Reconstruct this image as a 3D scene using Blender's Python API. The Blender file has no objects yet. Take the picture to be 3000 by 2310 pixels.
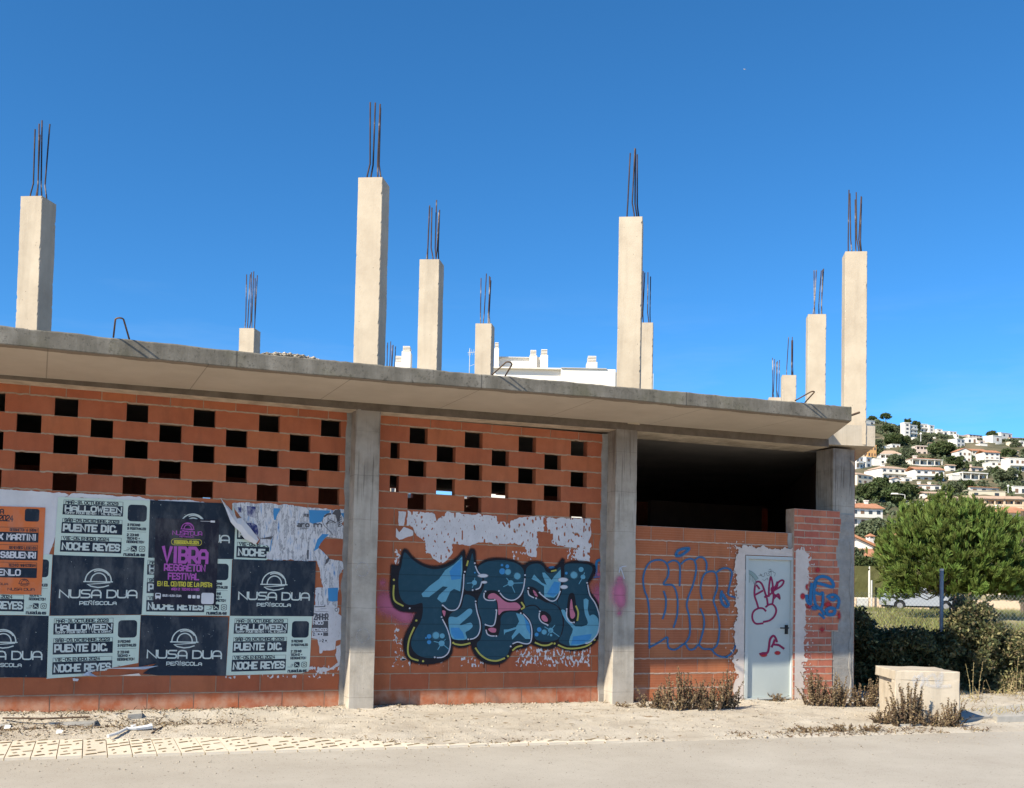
import bpy, math, random
import numpy as np
from mathutils import Vector, Matrix, noise
from mathutils.bvhtree import BVHTree
random.seed(7); rng = np.random.default_rng(7)
R = math.radians
SC = bpy.context.scene; COL = SC.collection
# ------------------------------------------------------------------ camera
CR = Vector((0.92439818, -0.38089089, 0.020252)); CU = Vector((-0.0346567, -0.03099704, 0.99891846)); CW = Vector((0.37985119, 0.92410027, 0.04185403))
CC = Vector((0.42025, -12.11303, 1.27195)); FP = 3000.0; PX0, PY0 = 1500.0, 1608.94
cd = bpy.data.cameras.new("camera"); cam = bpy.data.objects.new("camera", cd); COL.objects.link(cam); SC.camera = cam
cd.sensor_width = 36; cd.lens = 36; cd.shift_y = (1608.94 - 1155) / 3000; cd.clip_start = .1; cd.clip_end = 6000
cam.matrix_world = Matrix(((CR.x, CU.x, -CW.x, CC.x), (CR.y, CU.y, -CW.y, CC.y), (CR.z, CU.z, -CW.z, CC.z), (0, 0, 0, 1)))
# ------------------------------------------------------------------ light
SUNV = Vector((2.6, 1.0, -2.17)).normalized()          # the way sunlight travels
SUN_STR, SKY_STR, EXPO = 5.0, 0.128, 0.72
ld = bpy.data.lights.new("sun", 'SUN'); ld.energy = SUN_STR; ld.angle = R(.53); ld.color = (1, .905, .735)
lo = bpy.data.objects.new("sun", ld); COL.objects.link(lo); lo.rotation_euler = SUNV.to_track_quat('-Z', 'Y').to_euler()
wd = bpy.data.worlds.new("World"); SC.world = wd; wd.use_nodes = True
nt = wd.node_tree; bg = nt.nodes['Background']; sk = nt.nodes.new('ShaderNodeTexSky'); sk.sky_type = 'NISHITA'; sk.sun_disc = False
sk.sun_elevation = math.asin(-SUNV.z); sk.sun_rotation = math.atan2(-SUNV.x, -SUNV.y) % (2 * math.pi)
sk.air_density = .7; sk.dust_density = .1; sk.ozone_density = 10; sk.altitude = 20
hs_ = nt.nodes.new('ShaderNodeHueSaturation'); hs_.inputs['Saturation'].default_value = 1.095; hs_.inputs['Hue'].default_value = .491; nt.links.new(sk.outputs[0], hs_.inputs['Color'])
# thin cirrus low in the sky, part of the sky itself
tc = nt.nodes.new('ShaderNodeTexCoord'); mp_ = nt.nodes.new('ShaderNodeMapping'); mp_.inputs['Scale'].default_value = (1.3, 1.3, 9); mp_.inputs['Rotation'].default_value = (0, .16, 0); nz_ = nt.nodes.new('ShaderNodeTexNoise'); nz_.inputs['Scale'].default_value = 2.6; nz_.inputs['Detail'].default_value = 6; nz_.inputs['Roughness'].default_value = .6
rp_ = nt.nodes.new('ShaderNodeValToRGB'); rp_.color_ramp.elements[0].position = .50; rp_.color_ramp.elements[1].position = .78; sx_ = nt.nodes.new('ShaderNodeSeparateXYZ'); rz_ = nt.nodes.new('ShaderNodeValToRGB'); e_ = rz_.color_ramp.elements; e_[0].position = .12; e_[0].color = (1, 1, 1, 1); e_[1].position = .30; e_[1].color = (0, 0, 0, 1)
ml_ = nt.nodes.new('ShaderNodeMath'); ml_.operation = 'MULTIPLY'; m2_ = nt.nodes.new('ShaderNodeMath'); m2_.operation = 'MULTIPLY'; m2_.inputs[1].default_value = .34; mx_ = nt.nodes.new('ShaderNodeMix'); mx_.data_type = 'RGBA'; mx_.inputs[7].default_value = (2.6, 3.6, 5.0, 1); L_ = nt.links.new
L_(tc.outputs['Generated'], mp_.inputs[0]); L_(mp_.outputs[0], nz_.inputs['Vector']); L_(nz_.outputs[0], rp_.inputs[0]); L_(tc.outputs['Generated'], sx_.inputs[0]); L_(sx_.outputs[2], rz_.inputs[0]); L_(rp_.outputs[0], ml_.inputs[0]); L_(rz_.outputs[0], ml_.inputs[1]); L_(ml_.outputs[0], m2_.inputs[0]); L_(m2_.outputs[0], mx_.inputs[0]); L_(hs_.outputs[0], mx_.inputs[6]); L_(mx_.outputs[2], bg.inputs[0]); bg.inputs[1].default_value = SKY_STR
vs = SC.view_settings; vs.view_transform = 'Standard'; vs.look = 'None'; vs.exposure = EXPO; vs.gamma = 1; vs.use_curve_mapping = False
SC.render.engine = 'CYCLES'; SC.cycles.max_bounces = 8; SC.cycles.transparent_max_bounces = 24
try: SC.cycles.use_denoising = True
except Exception: pass
# ------------------------------------------------------------------ photo geometry: a pixel of the photo -> the point on a real surface
def ray(px, py): return CW + CR * ((px - PX0) / FP) - CU * ((py - PY0) / FP)
def PW(px, py, y=0.0):
    d = ray(px, py); return CC + d * ((y - CC.y) / d.y)
def PG(px, py, z):
    d = ray(px, py); return CC + d * ((z - CC.z) / d.z)
def PD(px, py, zc): return CC + ray(px, py) * zc
K = 1.37363
def horizon(px):
    d0 = CW.z + CR.z * (px - PX0) / FP; return PY0 + FP * d0 / CU.z
# ------------------------------------------------------------------ objects
def tag(o, label=None, cat=None, group=None, kind=None):
    if label: o['label'] = label
    if cat: o['category'] = cat
    if group: o['group'] = group
    if kind: o['kind'] = kind
    return o
def empty(name, loc, label, cat, group=None, rz=0):
    o = bpy.data.objects.new(name, None); COL.objects.link(o); o.location = loc; o.rotation_euler = (0, 0, rz); o.empty_display_size = .2
    return tag(o, label, cat, group)
class MB:
    def __init__(s): s.v = []; s.f = []; s.m = []; s.t = []; s.tint = 0.5; s.mi = 0; s.a = None
    def face(s, pts, mi=None, tint=None):
        b = len(s.v); s.v += [tuple(p) for p in pts]; s.f.append(tuple(range(b, b + len(pts)))); s.m.append(s.mi if mi is None else mi); s.t.append(s.tint if tint is None else tint)
    def raw(s, vs, fs, mi=None, tint=None):
        b = len(s.v); s.v += [tuple(p) for p in vs]
        for f in fs: s.f.append(tuple(i + b for i in f)); s.m.append(s.mi if mi is None else mi); s.t.append(s.tint if tint is None else tint)
    def box(s, x0, x1, y0, y1, z0, z1, mi=None, tint=None, M=None):
        vs = [(x, y, z) for z in (z0, z1) for y in (y0, y1) for x in (x0, x1)]
        if M is not None: vs = [M @ Vector(p) for p in vs]
        s.raw(vs, [(0, 2, 3, 1), (4, 5, 7, 6), (0, 1, 5, 4), (2, 6, 7, 3), (0, 4, 6, 2), (1, 3, 7, 5)], mi, tint)
    def hexa(s, bot, top, mi=None, tint=None):            # bottom and top loops, same length
        n = len(bot); s.raw(list(bot) + list(top), [tuple(reversed(range(n))), tuple(range(n, 2 * n))] + [(i, (i + 1) % n, n + (i + 1) % n, n + i) for i in range(n)], mi, tint)
    def tube(s, pts, r, n=6, mi=None, tint=None, r2=None, cap=True):
        pts = [Vector(p) for p in pts]; rings = []; L = len(pts)
        for i, p in enumerate(pts):
            t = (pts[min(i + 1, L - 1)] - pts[max(i - 1, 0)]).normalized(); a = t.orthogonal().normalized()
            if i and abs(t.dot(pa)) < .95: a = (pa - t * pa.dot(t)).normalized()
            pa = a; b = t.cross(a); rr = r if r2 is None else r + (r2 - r) * i / (L - 1)
            rings.append([p + (a * math.cos(6.2832 * k / n) + b * math.sin(6.2832 * k / n)) * rr for k in range(n)])
        vs = [q for g in rings for q in g]; fs = [(i * n + k, i * n + (k + 1) % n, (i + 1) * n + (k + 1) % n, (i + 1) * n + k) for i in range(L - 1) for k in range(n)]
        if cap: fs += [tuple(reversed(range(n))), tuple(range((L - 1) * n, L * n))]
        s.raw(vs, fs, mi, tint)
    def build(s, name, mats, parent=None, smooth=False, loc=None):
        me = bpy.data.meshes.new(name); me.from_pydata(s.v, [], s.f)
        for m in (mats if isinstance(mats, (list, tuple)) else [mats]): me.materials.append(m)
        me.polygons.foreach_set('material_index', s.m)
        at = me.attributes.new('tint', 'FLOAT', 'FACE'); at.data.foreach_set('value', s.t)
        if s.a is not None:
            aa = me.attributes.new('alpha', 'FLOAT', 'POINT'); aa.data.foreach_set('value', s.a)
        if smooth: me.polygons.foreach_set('use_smooth', [True] * len(me.polygons))
        me.update(); o = bpy.data.objects.new(name, me); COL.objects.link(o)
        if parent is not None:
            o.parent = parent
            if loc is None: o.matrix_parent_inverse = pinv(parent)
        if loc is not None: o.location = loc
        return o
def pinv(p):
    M = Matrix.Identity(4)
    while p is not None:
        M = p.matrix_basis.to_4x4() @ M if p.parent is None else p.matrix_parent_inverse @ p.matrix_basis @ M; p = p.parent
    return M.inverted()
def npmesh(name, V, F, tint, mats, parent=None, mi=None):
    V = np.asarray(V, 'f'); F = np.asarray(F, 'i'); n = len(F); k = F.shape[1]
    me = bpy.data.meshes.new(name); me.vertices.add(len(V)); me.vertices.foreach_set('co', V.ravel())
    me.loops.add(n * k); me.loops.foreach_set('vertex_index', F.ravel()); me.polygons.add(n); me.polygons.foreach_set('loop_start', np.arange(0, n * k, k, dtype='i'))
    me.polygons.foreach_set('loop_total', np.full(n, k, 'i'))
    for m in (mats if isinstance(mats, (list, tuple)) else [mats]): me.materials.append(m)
    if mi is not None: me.polygons.foreach_set('material_index', np.asarray(mi, 'i'))
    at = me.attributes.new('tint', 'FLOAT', 'FACE'); at.data.foreach_set('value', np.asarray(tint, 'f'))
    me.update(calc_edges=True); o = bpy.data.objects.new(name, me); COL.objects.link(o)
    if parent is not None: o.parent = parent; o.matrix_parent_inverse = pinv(parent)
    return o
# ------------------------------------------------------------------ materials
def nodes(name):
    m = bpy.data.materials.new(name); m.use_nodes = True; t = m.node_tree; b = t.nodes['Principled BSDF']; b.inputs['Specular IOR Level'].default_value = .25
    return m, t, b
class NT:
    def __init__(s, t): s.t = t
    def n(s, ty, **kw):
        q = s.t.nodes.new('ShaderNode' + ty)
        for k, v in kw.items(): setattr(q, k, v)
        return q
    def put(s, sock, v):
        if hasattr(v, 'is_output'): s.t.links.new(v, sock)
        elif isinstance(v, (tuple, list)) and len(v) == 3 and sock.type == 'RGBA': sock.default_value = (*v, 1)
        else: sock.default_value = v
    def math(s, op, a, b=0.0, clamp=False):
        q = s.n('Math', operation=op); q.use_clamp = clamp; s.put(q.inputs[0], a); s.put(q.inputs[1], b); return q.outputs[0]
    def pos(s): return s.n('NewGeometry').outputs['Position']
    def noise(s, vec, scale, detail=6, rough=.6, stretch=None):
        if stretch: 
            mp = s.n('Mapping'); mp.inputs['Scale'].default_value = stretch; s.put(mp.inputs[0], vec); vec = mp.outputs[0]
        q = s.n('TexNoise'); s.put(q.inputs['Vector'], vec); q.inputs['Scale'].default_value = scale; q.inputs['Detail'].default_value = detail; q.inputs['Roughness'].default_value = rough; return q.outputs[0]
    def voro(s, vec, scale):
        q = s.n('TexVoronoi'); s.put(q.inputs['Vector'], vec); q.inputs['Scale'].default_value = scale; return q.outputs['Distance']
    def ramp(s, fac, stops):
        q = s.n('ValToRGB'); e = q.color_ramp.elements
        while len(e) < len(stops): e.new(.5)
        for x, (p, c) in zip(e, stops): x.position = p; x.color = (*c, 1) if not isinstance(c, float) else (c, c, c, 1)
        s.put(q.inputs[0], fac); return q.outputs[0]
    def mix(s, fac, a, b, mode='MIX'):
        q = s.n('Mix', data_type='RGBA', blend_type=mode); s.put(q.inputs[0], fac); s.put(q.inputs[6], a); s.put(q.inputs[7], b); return q.outputs[2]
    def attr(s, name): return s.n('Attribute', attribute_name=name).outputs['Fac']
    def xyz(s, vec):
        q = s.n('SeparateXYZ'); s.put(q.inputs[0], vec); return q.outputs
    def bump(s, h, strength, dist, b):
        q = s.n('Bump'); q.inputs['Strength'].default_value = strength; q.inputs['Distance'].default_value = dist; s.put(q.inputs['Height'], h); s.t.links.new(q.outputs[0], b.inputs['Normal'])
def pm(name, stops, scale=4, detail=8, rough=.9, bump=.3, bscale=60, bdist=.004, tint=None, stretch=None, spots=None, extra=None, spec=.25):
    """position-noise colour, tinted per face; spots = (scale, threshold, colour)"""
    m, t, b = nodes(name); N = NT(t); p = N.pos(); b.inputs['Roughness'].default_value = rough; b.inputs['Specular IOR Level'].default_value = spec
    c = N.ramp(N.noise(p, scale, detail, .65, stretch), stops) if len(stops) > 1 else stops[0]
    if spots: 
        for (sc, th, colr) in spots: c = N.mix(N.ramp(N.noise(p, sc, 3, .5), [(th, 0.), (min(th + .04, 1), 1.)]), c, colr)
    if tint: 
        v = N.math('MULTIPLY_ADD', N.attr('tint'), tint[1] - tint[0]); v.node.inputs[2].default_value = tint[0]
        hs = N.n('HueSaturation'); N.put(hs.inputs['Color'], c); N.put(hs.inputs['Value'], v)
        if len(tint) > 2:
            h = N.math('MULTIPLY_ADD', N.attr('tint'), tint[2]); h.node.inputs[2].default_value = .5 - tint[2] / 2; N.put(hs.inputs['Hue'], h)
        c = hs.outputs[0]
    if extra: c = extra(N, p, c, b)
    N.put(b.inputs['Base Color'], c)
    if bump: N.bump(N.noise(p, bscale, 5, .7), bump, bdist, b)
    return m
def flat(name, col, rough=.7, bump=0): return pm(name, [col], rough=rough, bump=bump)
def concrete_extra(streak=.5, pores=.6, lines=0, darkc=(.075, .068, .06)):
    def f(N, p, c, b):
        st = N.noise(p, 1.0, 5, .6, (7, 7, .55))
        c = N.mix(N.math('MULTIPLY', N.ramp(st, [(.50, 0.), (.72, 1.)]), streak), c, darkc)
        if pores: c = N.mix(N.math('MULTIPLY', N.ramp(N.voro(p, 17), [(.06, 1.), (.10, 0.)]), N.math('MULTIPLY', N.ramp(N.noise(p, 5, 2), [(.5, 0.), (.6, 1.)]), pores)), c, (.06, .05, .04))
        if lines:
            z = N.xyz(p)[2]; fr = N.math('FRACT', N.math('DIVIDE', N.math('ADD', z, N.math('MULTIPLY', N.noise(p, 4, 2), .02)), lines))
            c = N.mix(N.math('MULTIPLY', N.math('LESS_THAN', fr, .018), .55), c, (.08, .07, .06))
        return c
    return f
M = {}
M['col'] = pm('sunlit_column_concrete', [(.3, (.41, .34, .255)), (.55, (.49, .415, .315)), (.75, (.545, .47, .365))], 2.2, extra=concrete_extra(.18, .9), bump=.35, bscale=45, bdist=.006)
def pillar_extra(N, p, c, b):
    c = concrete_extra(.35, .7, 0)(N, p, c, b); z = N.xyz(p)[2]
    fr = N.math('FRACT', N.math('DIVIDE', N.math('ADD', z, N.math('MULTIPLY', N.noise(p, 4, 2), .02)), .525)); c = N.mix(N.math('MULTIPLY', N.math('LESS_THAN', fr, .014), .35), c, (.09, .08, .07))
    top = N.ramp(N.math('ADD', z, N.math('MULTIPLY', N.noise(p, 1, 3, .6, (12, 12, .3)), 1.6)), [(.0, 0.), (1., 1.)]); lim = N.math('SUBTRACT', N.math('ADD', z, N.math('MULTIPLY', N.noise(p, 1, 3, .5, (16, 16, .1)), 2.4)), 3.2, True)
    dr = N.ramp(N.noise(p, 1, 4, .6, (40, 40, 1.1)), [(.545, 0.), (.60, 1.)]); c = N.mix(N.math('MULTIPLY', N.math('MULTIPLY', dr, lim), .8), c, (.09, .075, .06))
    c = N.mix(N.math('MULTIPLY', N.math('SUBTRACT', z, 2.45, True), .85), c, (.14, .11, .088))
    return N.mix(N.math('MULTIPLY', N.ramp(N.noise(p, 1.6, 4, .6), [(.5, 0.), (.62, 1.)]), .35), c, (.42, .38, .33))
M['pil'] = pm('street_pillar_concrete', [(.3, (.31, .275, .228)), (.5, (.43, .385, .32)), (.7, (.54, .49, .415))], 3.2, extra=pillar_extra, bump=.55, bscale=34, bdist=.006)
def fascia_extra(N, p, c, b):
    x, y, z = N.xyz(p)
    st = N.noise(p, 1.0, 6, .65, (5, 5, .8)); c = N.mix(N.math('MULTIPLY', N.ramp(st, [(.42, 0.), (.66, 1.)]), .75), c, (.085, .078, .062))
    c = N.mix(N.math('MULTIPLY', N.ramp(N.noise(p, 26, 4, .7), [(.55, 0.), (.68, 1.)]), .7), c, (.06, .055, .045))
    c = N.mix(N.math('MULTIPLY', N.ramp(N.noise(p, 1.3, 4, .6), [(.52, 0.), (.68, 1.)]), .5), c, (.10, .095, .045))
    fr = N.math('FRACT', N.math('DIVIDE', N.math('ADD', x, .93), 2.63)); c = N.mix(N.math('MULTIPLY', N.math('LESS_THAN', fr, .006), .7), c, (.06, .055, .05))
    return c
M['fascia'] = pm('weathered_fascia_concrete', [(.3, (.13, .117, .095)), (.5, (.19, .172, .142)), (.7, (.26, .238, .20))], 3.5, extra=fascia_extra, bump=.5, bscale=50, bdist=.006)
def soffit_extra(N, p, c, b):
    x, y, z = N.xyz(p)
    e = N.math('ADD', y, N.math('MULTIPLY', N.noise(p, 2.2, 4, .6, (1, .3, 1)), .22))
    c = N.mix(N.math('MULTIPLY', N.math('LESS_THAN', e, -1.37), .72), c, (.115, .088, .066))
    fr = N.math('FRACT', N.math('DIVIDE', N.math('ADD', N.math('ADD', x, N.math('MULTIPLY', y, .045)), .1), 1.46)); c = N.mix(N.math('MULTIPLY', N.math('LESS_THAN', fr, .008), .45), c, (.09, .08, .07))
    return c
M['soffit'] = pm('smooth_soffit_concrete', [(.3, (.40, .345, .285)), (.7, (.49, .43, .36))], 1.2, extra=soffit_extra, bump=.12, bscale=30)
M['beam'] = pm('rough_beam_concrete', [(.35, (.36, .30, .23)), (.6, (.56, .48, .38)), (.75, (.64, .55, .44))], 5, stretch=(1, 1, 3), bump=.6, bscale=25, bdist=.012)
M['band'] = pm('shade_toned_beam_face', [(.35, (.10, .078, .058)), (.65, (.17, .135, .105))], 4, bump=.4)  # beam face coloured dark: the thin shade under the slab is painted in
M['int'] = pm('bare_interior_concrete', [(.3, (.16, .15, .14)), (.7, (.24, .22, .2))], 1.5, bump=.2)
M['intshade'] = pm('shade_toned_interior_brick', [(.3, (.065, .038, .028)), (.7, (.105, .06, .042))], 2, bump=.3)  # brick darkened to stand in for interior shade, no real soot
def brick_extra(N, p, c, b):
    c = N.mix(N.math('MULTIPLY', N.ramp(N.noise(p, 1.1, 5, .6), [(.48, 0.), (.7, 1.)]), .25), c, (.47, .19, .11)); c = N.mix(N.math('MULTIPLY', N.ramp(N.noise(p, 1, 5, .65, (5, 5, 1.1)), [(.50, 0.), (.72, 1.)]), .45), c, (.20, .075, .04)); c = N.mix(N.math('MULTIPLY', N.ramp(N.noise(p, 48, 4, .7), [(.67, 0.), (.71, 1.)]), .4), c, (.52, .40, .32))
    z = N.xyz(p)[2]; low = N.math('MULTIPLY', N.ramp(z, [(.0, 1.), (.09, 0.)]), N.ramp(N.noise(p, 6, 5, .6), [(.4, 0.), (.62, 1.)]))
    return N.mix(N.math('MULTIPLY', low, .45), c, (.50, .36, .26))
M['brick'] = pm('hollow_clay_brick', [(.3, (.35, .104, .048)), (.6, (.405, .123, .056)), (.8, (.455, .145, .068))], 7, tint=(.93, 1.07, .006), extra=brick_extra, bump=.25, bscale=90, bdist=.002)
def rib_extra(N, p, c, b):
    z = N.xyz(p)[2]; fr = N.math('FRACT', N.math('DIVIDE', N.math('ADD', z, .166), .0333)); ln = N.math('LESS_THAN', fr, .14)
    return N.mix(N.math('MULTIPLY', ln, .30), brick_extra(N, p, c, b), (.55, .30, .19))
M['ribbrick'] = pm('ribbed_clay_brick', [(.3, (.37, .120, .052)), (.7, (.43, .142, .061))], 7, tint=(.92, 1.08, .006), extra=rib_extra, bump=.25, bscale=90, bdist=.002)
M['smallbrick'] = pm('small_red_brick', [(.3, (.42, .13, .08)), (.7, (.53, .175, .11))], 9, tint=(.88, 1.12, .015), extra=brick_extra, bump=.3, bscale=90, bdist=.003)
M['mortar'] = pm('brown_mortar', [(.35, (.30, .20, .135)), (.65, (.43, .32, .23))], 9, bump=.6, bscale=60, bdist=.006)
M['palemortar'] = pm('pale_mortar', [(.35, (.40, .28, .21)), (.65, (.52, .395, .31))], 9, bump=.6, bscale=60, bdist=.006)
M['greymortar'] = pm('grey_render', [(.3, (.24, .22, .195)), (.7, (.38, .355, .32))], 6, bump=.7, bscale=30, bdist=.012)
M['plaster'] = pm('pinkish_plaster', [(.3, (.56, .48, .42)), (.7, (.68, .60, .54))], 6, bump=.5, bscale=45, bdist=.006)
M['door'] = pm('pale_blue_grey_steel', [(.3, (.43, .475, .455)), (.7, (.49, .535, .51))], 1.5, rough=.45, bump=.03, bscale=8)
M['doorframe'] = pm('grey_door_frame', [(.3, (.45, .49, .48)), (.7, (.5, .54, .53))], 2, rough=.5, bump=.05)
M['black'] = flat('black_plastic', (.012, .013, .016), .45)
M['rebar'] = pm('rusty_rebar', [(.40, (.035, .028, .032)), (.55, (.075, .05, .045)), (.66, (.32, .29, .275))], 2.2, stretch=(1, 1, 1.2), rough=.75, bump=.3, bscale=150)
M['hook'] = pm('dark_rusted_rod', [(.35, (.07, .045, .03)), (.65, (.15, .095, .06))], 12, rough=.7, bump=.2)
M['road'] = pm('dusty_asphalt', [(.3, (.36, .32, .265)), (.5, (.41, .37, .31)), (.7, (.46, .42, .355))], .9, spots=[(120, .60, (.45, .41, .345)), (85, .66, (.15, .125, .10)), (26, .70, (.12, .10, .08))], bump=.5, bscale=160, bdist=.004)
M['dirt'] = pm('sandy_dirt', [(.3, (.42, .36, .285)), (.5, (.53, .47, .38)), (.68, (.60, .54, .45))], 1.7, spots=[(70, .66, (.60, .52, .41)), (55, .68, (.16, .115, .07)), (9, .66, (.28, .205, .125))], bump=.9, bscale=55, bdist=.02)
M['tile'] = pm('cream_paving_tile', [(.3, (.62, .545, .43)), (.7, (.71, .63, .51))], 6, tint=(.94, 1.05), bump=.3, bscale=60)
M['tilemark'] = pm('worn_tile_groove', [(.3, (.20, .145, .07)), (.7, (.30, .225, .12))], 20, bump=.2)
M['kerb'] = pm('grey_kerb_stone', [(.3, (.36, .34, .30)), (.7, (.48, .45, .40))], 8, bump=.5, bscale=50, bdist=.006)
M['cblock'] = pm('cream_concrete_block', [(.3, (.45, .385, .295)), (.7, (.54, .47, .375))], 4, extra=concrete_extra(.3, .6), bump=.4, bscale=40, bdist=.006)
M['whitepaint'] = flat('white_spray_paint', (.70, .68, .68), .8)
M['grass'] = pm('dry_grass_stalk', [(.3, (.20, .15, .07)), (.7, (.42, .33, .18))], 3, tint=(.5, 1.35, .05), bump=0)
M['weed'] = pm('dried_weed', [(.3, (.105, .070, .042)), (.7, (.20, .140, .085))], 14, tint=(.45, 1.7, .05), bump=0)
def leafmat(name, c1, c2, tr=.25, tint=(.55, 1.45, .06), sc=3):
    m = pm(name, [(.3, c1), (.7, c2)], sc, tint=tint, rough=.65, bump=0); t = m.node_tree; b = t.nodes['Principled BSDF']; N = NT(t)
    tl = N.n('BsdfTranslucent'); t.links.new(b.inputs['Base Color'].links[0].from_socket, tl.inputs[0]); mx = N.n('MixShader'); mx.inputs[0].default_value = tr
    t.links.new(b.outputs[0], mx.inputs[1]); t.links.new(tl.outputs[0], mx.inputs[2]); t.links.new(mx.outputs[0], t.nodes['Material Output'].inputs[0]); return m
M['pine'] = leafmat('pine_needles', (.10, .15, .030), (.20, .255, .06), .25, (.35, 1.5, .05))
M['fartree'] = leafmat('dark_hill_foliage', (.045, .062, .020), (.085, .11, .038), .15, sc=.2)
M['faroliv'] = leafmat('grey_green_foliage', (.075, .09, .045), (.12, .14, .075), .15, sc=.2)
M['bush'] = leafmat('bramble_leaf', (.045, .055, .022), (.10, .105, .045), .25)
M['bushdry'] = leafmat('dry_bramble_leaf', (.16, .13, .06), (.30, .26, .13), .25)
M['greengrass'] = leafmat('field_grass', (.16, .17, .05), (.28, .27, .10), .25, sc=.6)
M['bark'] = pm('pine_bark', [(.3, (.07, .05, .035)), (.7, (.16, .12, .085))], 9, bump=.8, bscale=30, bdist=.02)
M['field'] = pm('rough_field', [(.3, (.22, .19, .085)), (.55, (.33, .28, .14)), (.75, (.42, .35, .21))], .35, bump=.4, bscale=4, bdist=.1)
M['hill'] = pm('scrub_hillside', [(.3, (.055, .062, .028)), (.5, (.11, .10, .055)), (.66, (.27, .21, .13)), (.8, (.40, .31, .19))], .028, detail=10, bump=0)
def wallm(n, c): return pm(n, [(.3, tuple(x * .93 for x in c)), (.7, c)], .3, bump=0)
M['white'] = wallm('white_render', (.76, .72, .645)); M['cream'] = wallm('cream_render', (.72, .62, .46)); M['peach'] = wallm('peach_render', (.70, .53, .37)); M['orange'] = wallm('orange_render', (.66, .38, .16)); M['pinkw'] = wallm('pale_pink_render', (.68, .56, .48))
def tile_extra(N, p, c, b):
    return c
M['roof'] = pm('terracotta_roof_tile', [(.3, (.36, .16, .085)), (.7, (.52, .26, .15))], .9, tint=(.8, 1.2), bump=0)
M['roofpale'] = pm('weathered_pale_roof_tile', [(.3, (.40, .27, .19)), (.7, (.54, .39, .28))], .9, bump=0)
M['pane'] = pm('dark_window_glass', [(.2, (.03, .032, .036)), (.8, (.07, .075, .08))], .5, rough=.15, bump=0, spec=.5)
M['shade'] = pm('brown_shutter', [(.3, (.16, .10, .07)), (.7, (.24, .15, .1))], 2, bump=0)
M['metal'] = pm('galvanised_post', [(.3, (.24, .25, .255)), (.7, (.33, .34, .345))], 5, rough=.5, bump=.1)
M['lamp'] = flat('pale_grey_lamp_metal', (.5, .5, .48), .5)
M['hedge'] = pm('olive_screen_hedge', [(.3, (.075, .075, .026)), (.7, (.12, .115, .045))], 1.5, bump=.6, bscale=12, bdist=.05)
M['car'] = pm('silver_car_paint', [(.4, (.36, .38, .41)), (.6, (.38, .40, .43))], 1, rough=.28, bump=0, spec=.6)
M['tyre'] = flat('tyre_rubber', (.02, .02, .02), .8); M['rim'] = flat('alloy_rim', (.28, .28, .29), .4)
M['litter'] = flat('white_plastic', (.78, .77, .74), .5)
print('materials ok')
# ================================================================== the unfinished building
TH = R(31.5); DIRV = Vector((math.sin(TH), math.cos(TH), 0)); DIRU = Vector((math.cos(TH), -math.sin(TH), 0))
BLD = empty('unfinished_building', (3.4, 0, -.12), 'abandoned single storey concrete frame with open brick infill, bare columns and graffiti', 'building')
def interp(x, xs, ys): return float(np.interp(x, xs, ys))
SX = [-6, -.43, 2.07, 3.42, 5.99, 9.45]
def zfb(x): return interp(x, SX, [3.455, 3.471, 3.471, 3.490, 3.545, 3.568])
def zft(x): return interp(x, SX, [3.635, 3.643, 3.639, 3.653, 3.694, 3.752])
def zin(x): return interp(x, [-6, -.5, 3.8, 6.7, 10.2], [3.42, 3.43, 3.488, 3.530, 3.563])
def zun(x): return interp(x, [-6, 3.4, 6.8, 10.6], [3.385, 3.39, 3.432, 3.452])
# -- cantilever slab
mb = MB(); xs = list(np.arange(-6, 9.452, .06)) + [9.452]; rows = []
for i, x in enumerate(xs):
    t = (x + 6) / 15.452; xi = -6 + t * 16.178
    n = noise.noise(Vector((x * 3.1, 0, 0))) * .010 + noise.noise(Vector((x * 14, 3, 0))) * .007
    nb = noise.noise(Vector((x * 2.3, 7, 0))) * .004
    zt, zb = zft(x) + n, zfb(x) + nb
    rows.append([(x, -1.6 + .012, zt), (x, -1.6, zt - .014), (x, -1.6, zb + .008), (x, -1.592, zb), (xi, -.25, zin(xi)), (xi + .55, .7, zt - .02)])
for a, b in zip(rows[:-1], rows[1:]):
    mb.face([a[0], b[0], b[5], a[5]], 0); mb.face([a[1], b[1], b[0], a[0]], 0); mb.face([a[2], b[2], b[1], a[1]], 0); mb.face([a[3], b[3], b[2], a[2]], 0); mb.face([a[4], b[4], b[3], a[3]], 1)
e = rows[-1]; mb.face([e[1], e[2], e[3], e[4], (e[4][0], e[4][1], e[0][2]), e[0]], 0); mb.face([(e[4][0], e[4][1], e[0][2]), e[5], e[0]], 0)
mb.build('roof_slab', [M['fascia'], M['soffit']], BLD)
# -- beam under the slab
mb = MB(); xs = np.arange(-6, 10.3, .15)
for x, x2 in zip(xs[:-1], xs[1:]):
    f = lambda q: noise.noise(Vector((q * 2.7, 1, 5))) * .014
    p = [(x, -.25, zin(x)), (x2, -.25, zin(x2)), (x2, -.25 + f(x2), zun(x2)), (x, -.25 + f(x), zun(x)), (x2, .32, zun(x2) - .004), (x, .32, zun(x) - .004), (x2, .32, 3.62), (x, .32, 3.62)]
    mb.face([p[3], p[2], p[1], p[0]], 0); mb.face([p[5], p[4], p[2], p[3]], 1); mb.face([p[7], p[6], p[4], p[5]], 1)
mb.build('edge_beam', [M['band'], M['beam']], BLD)
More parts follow.
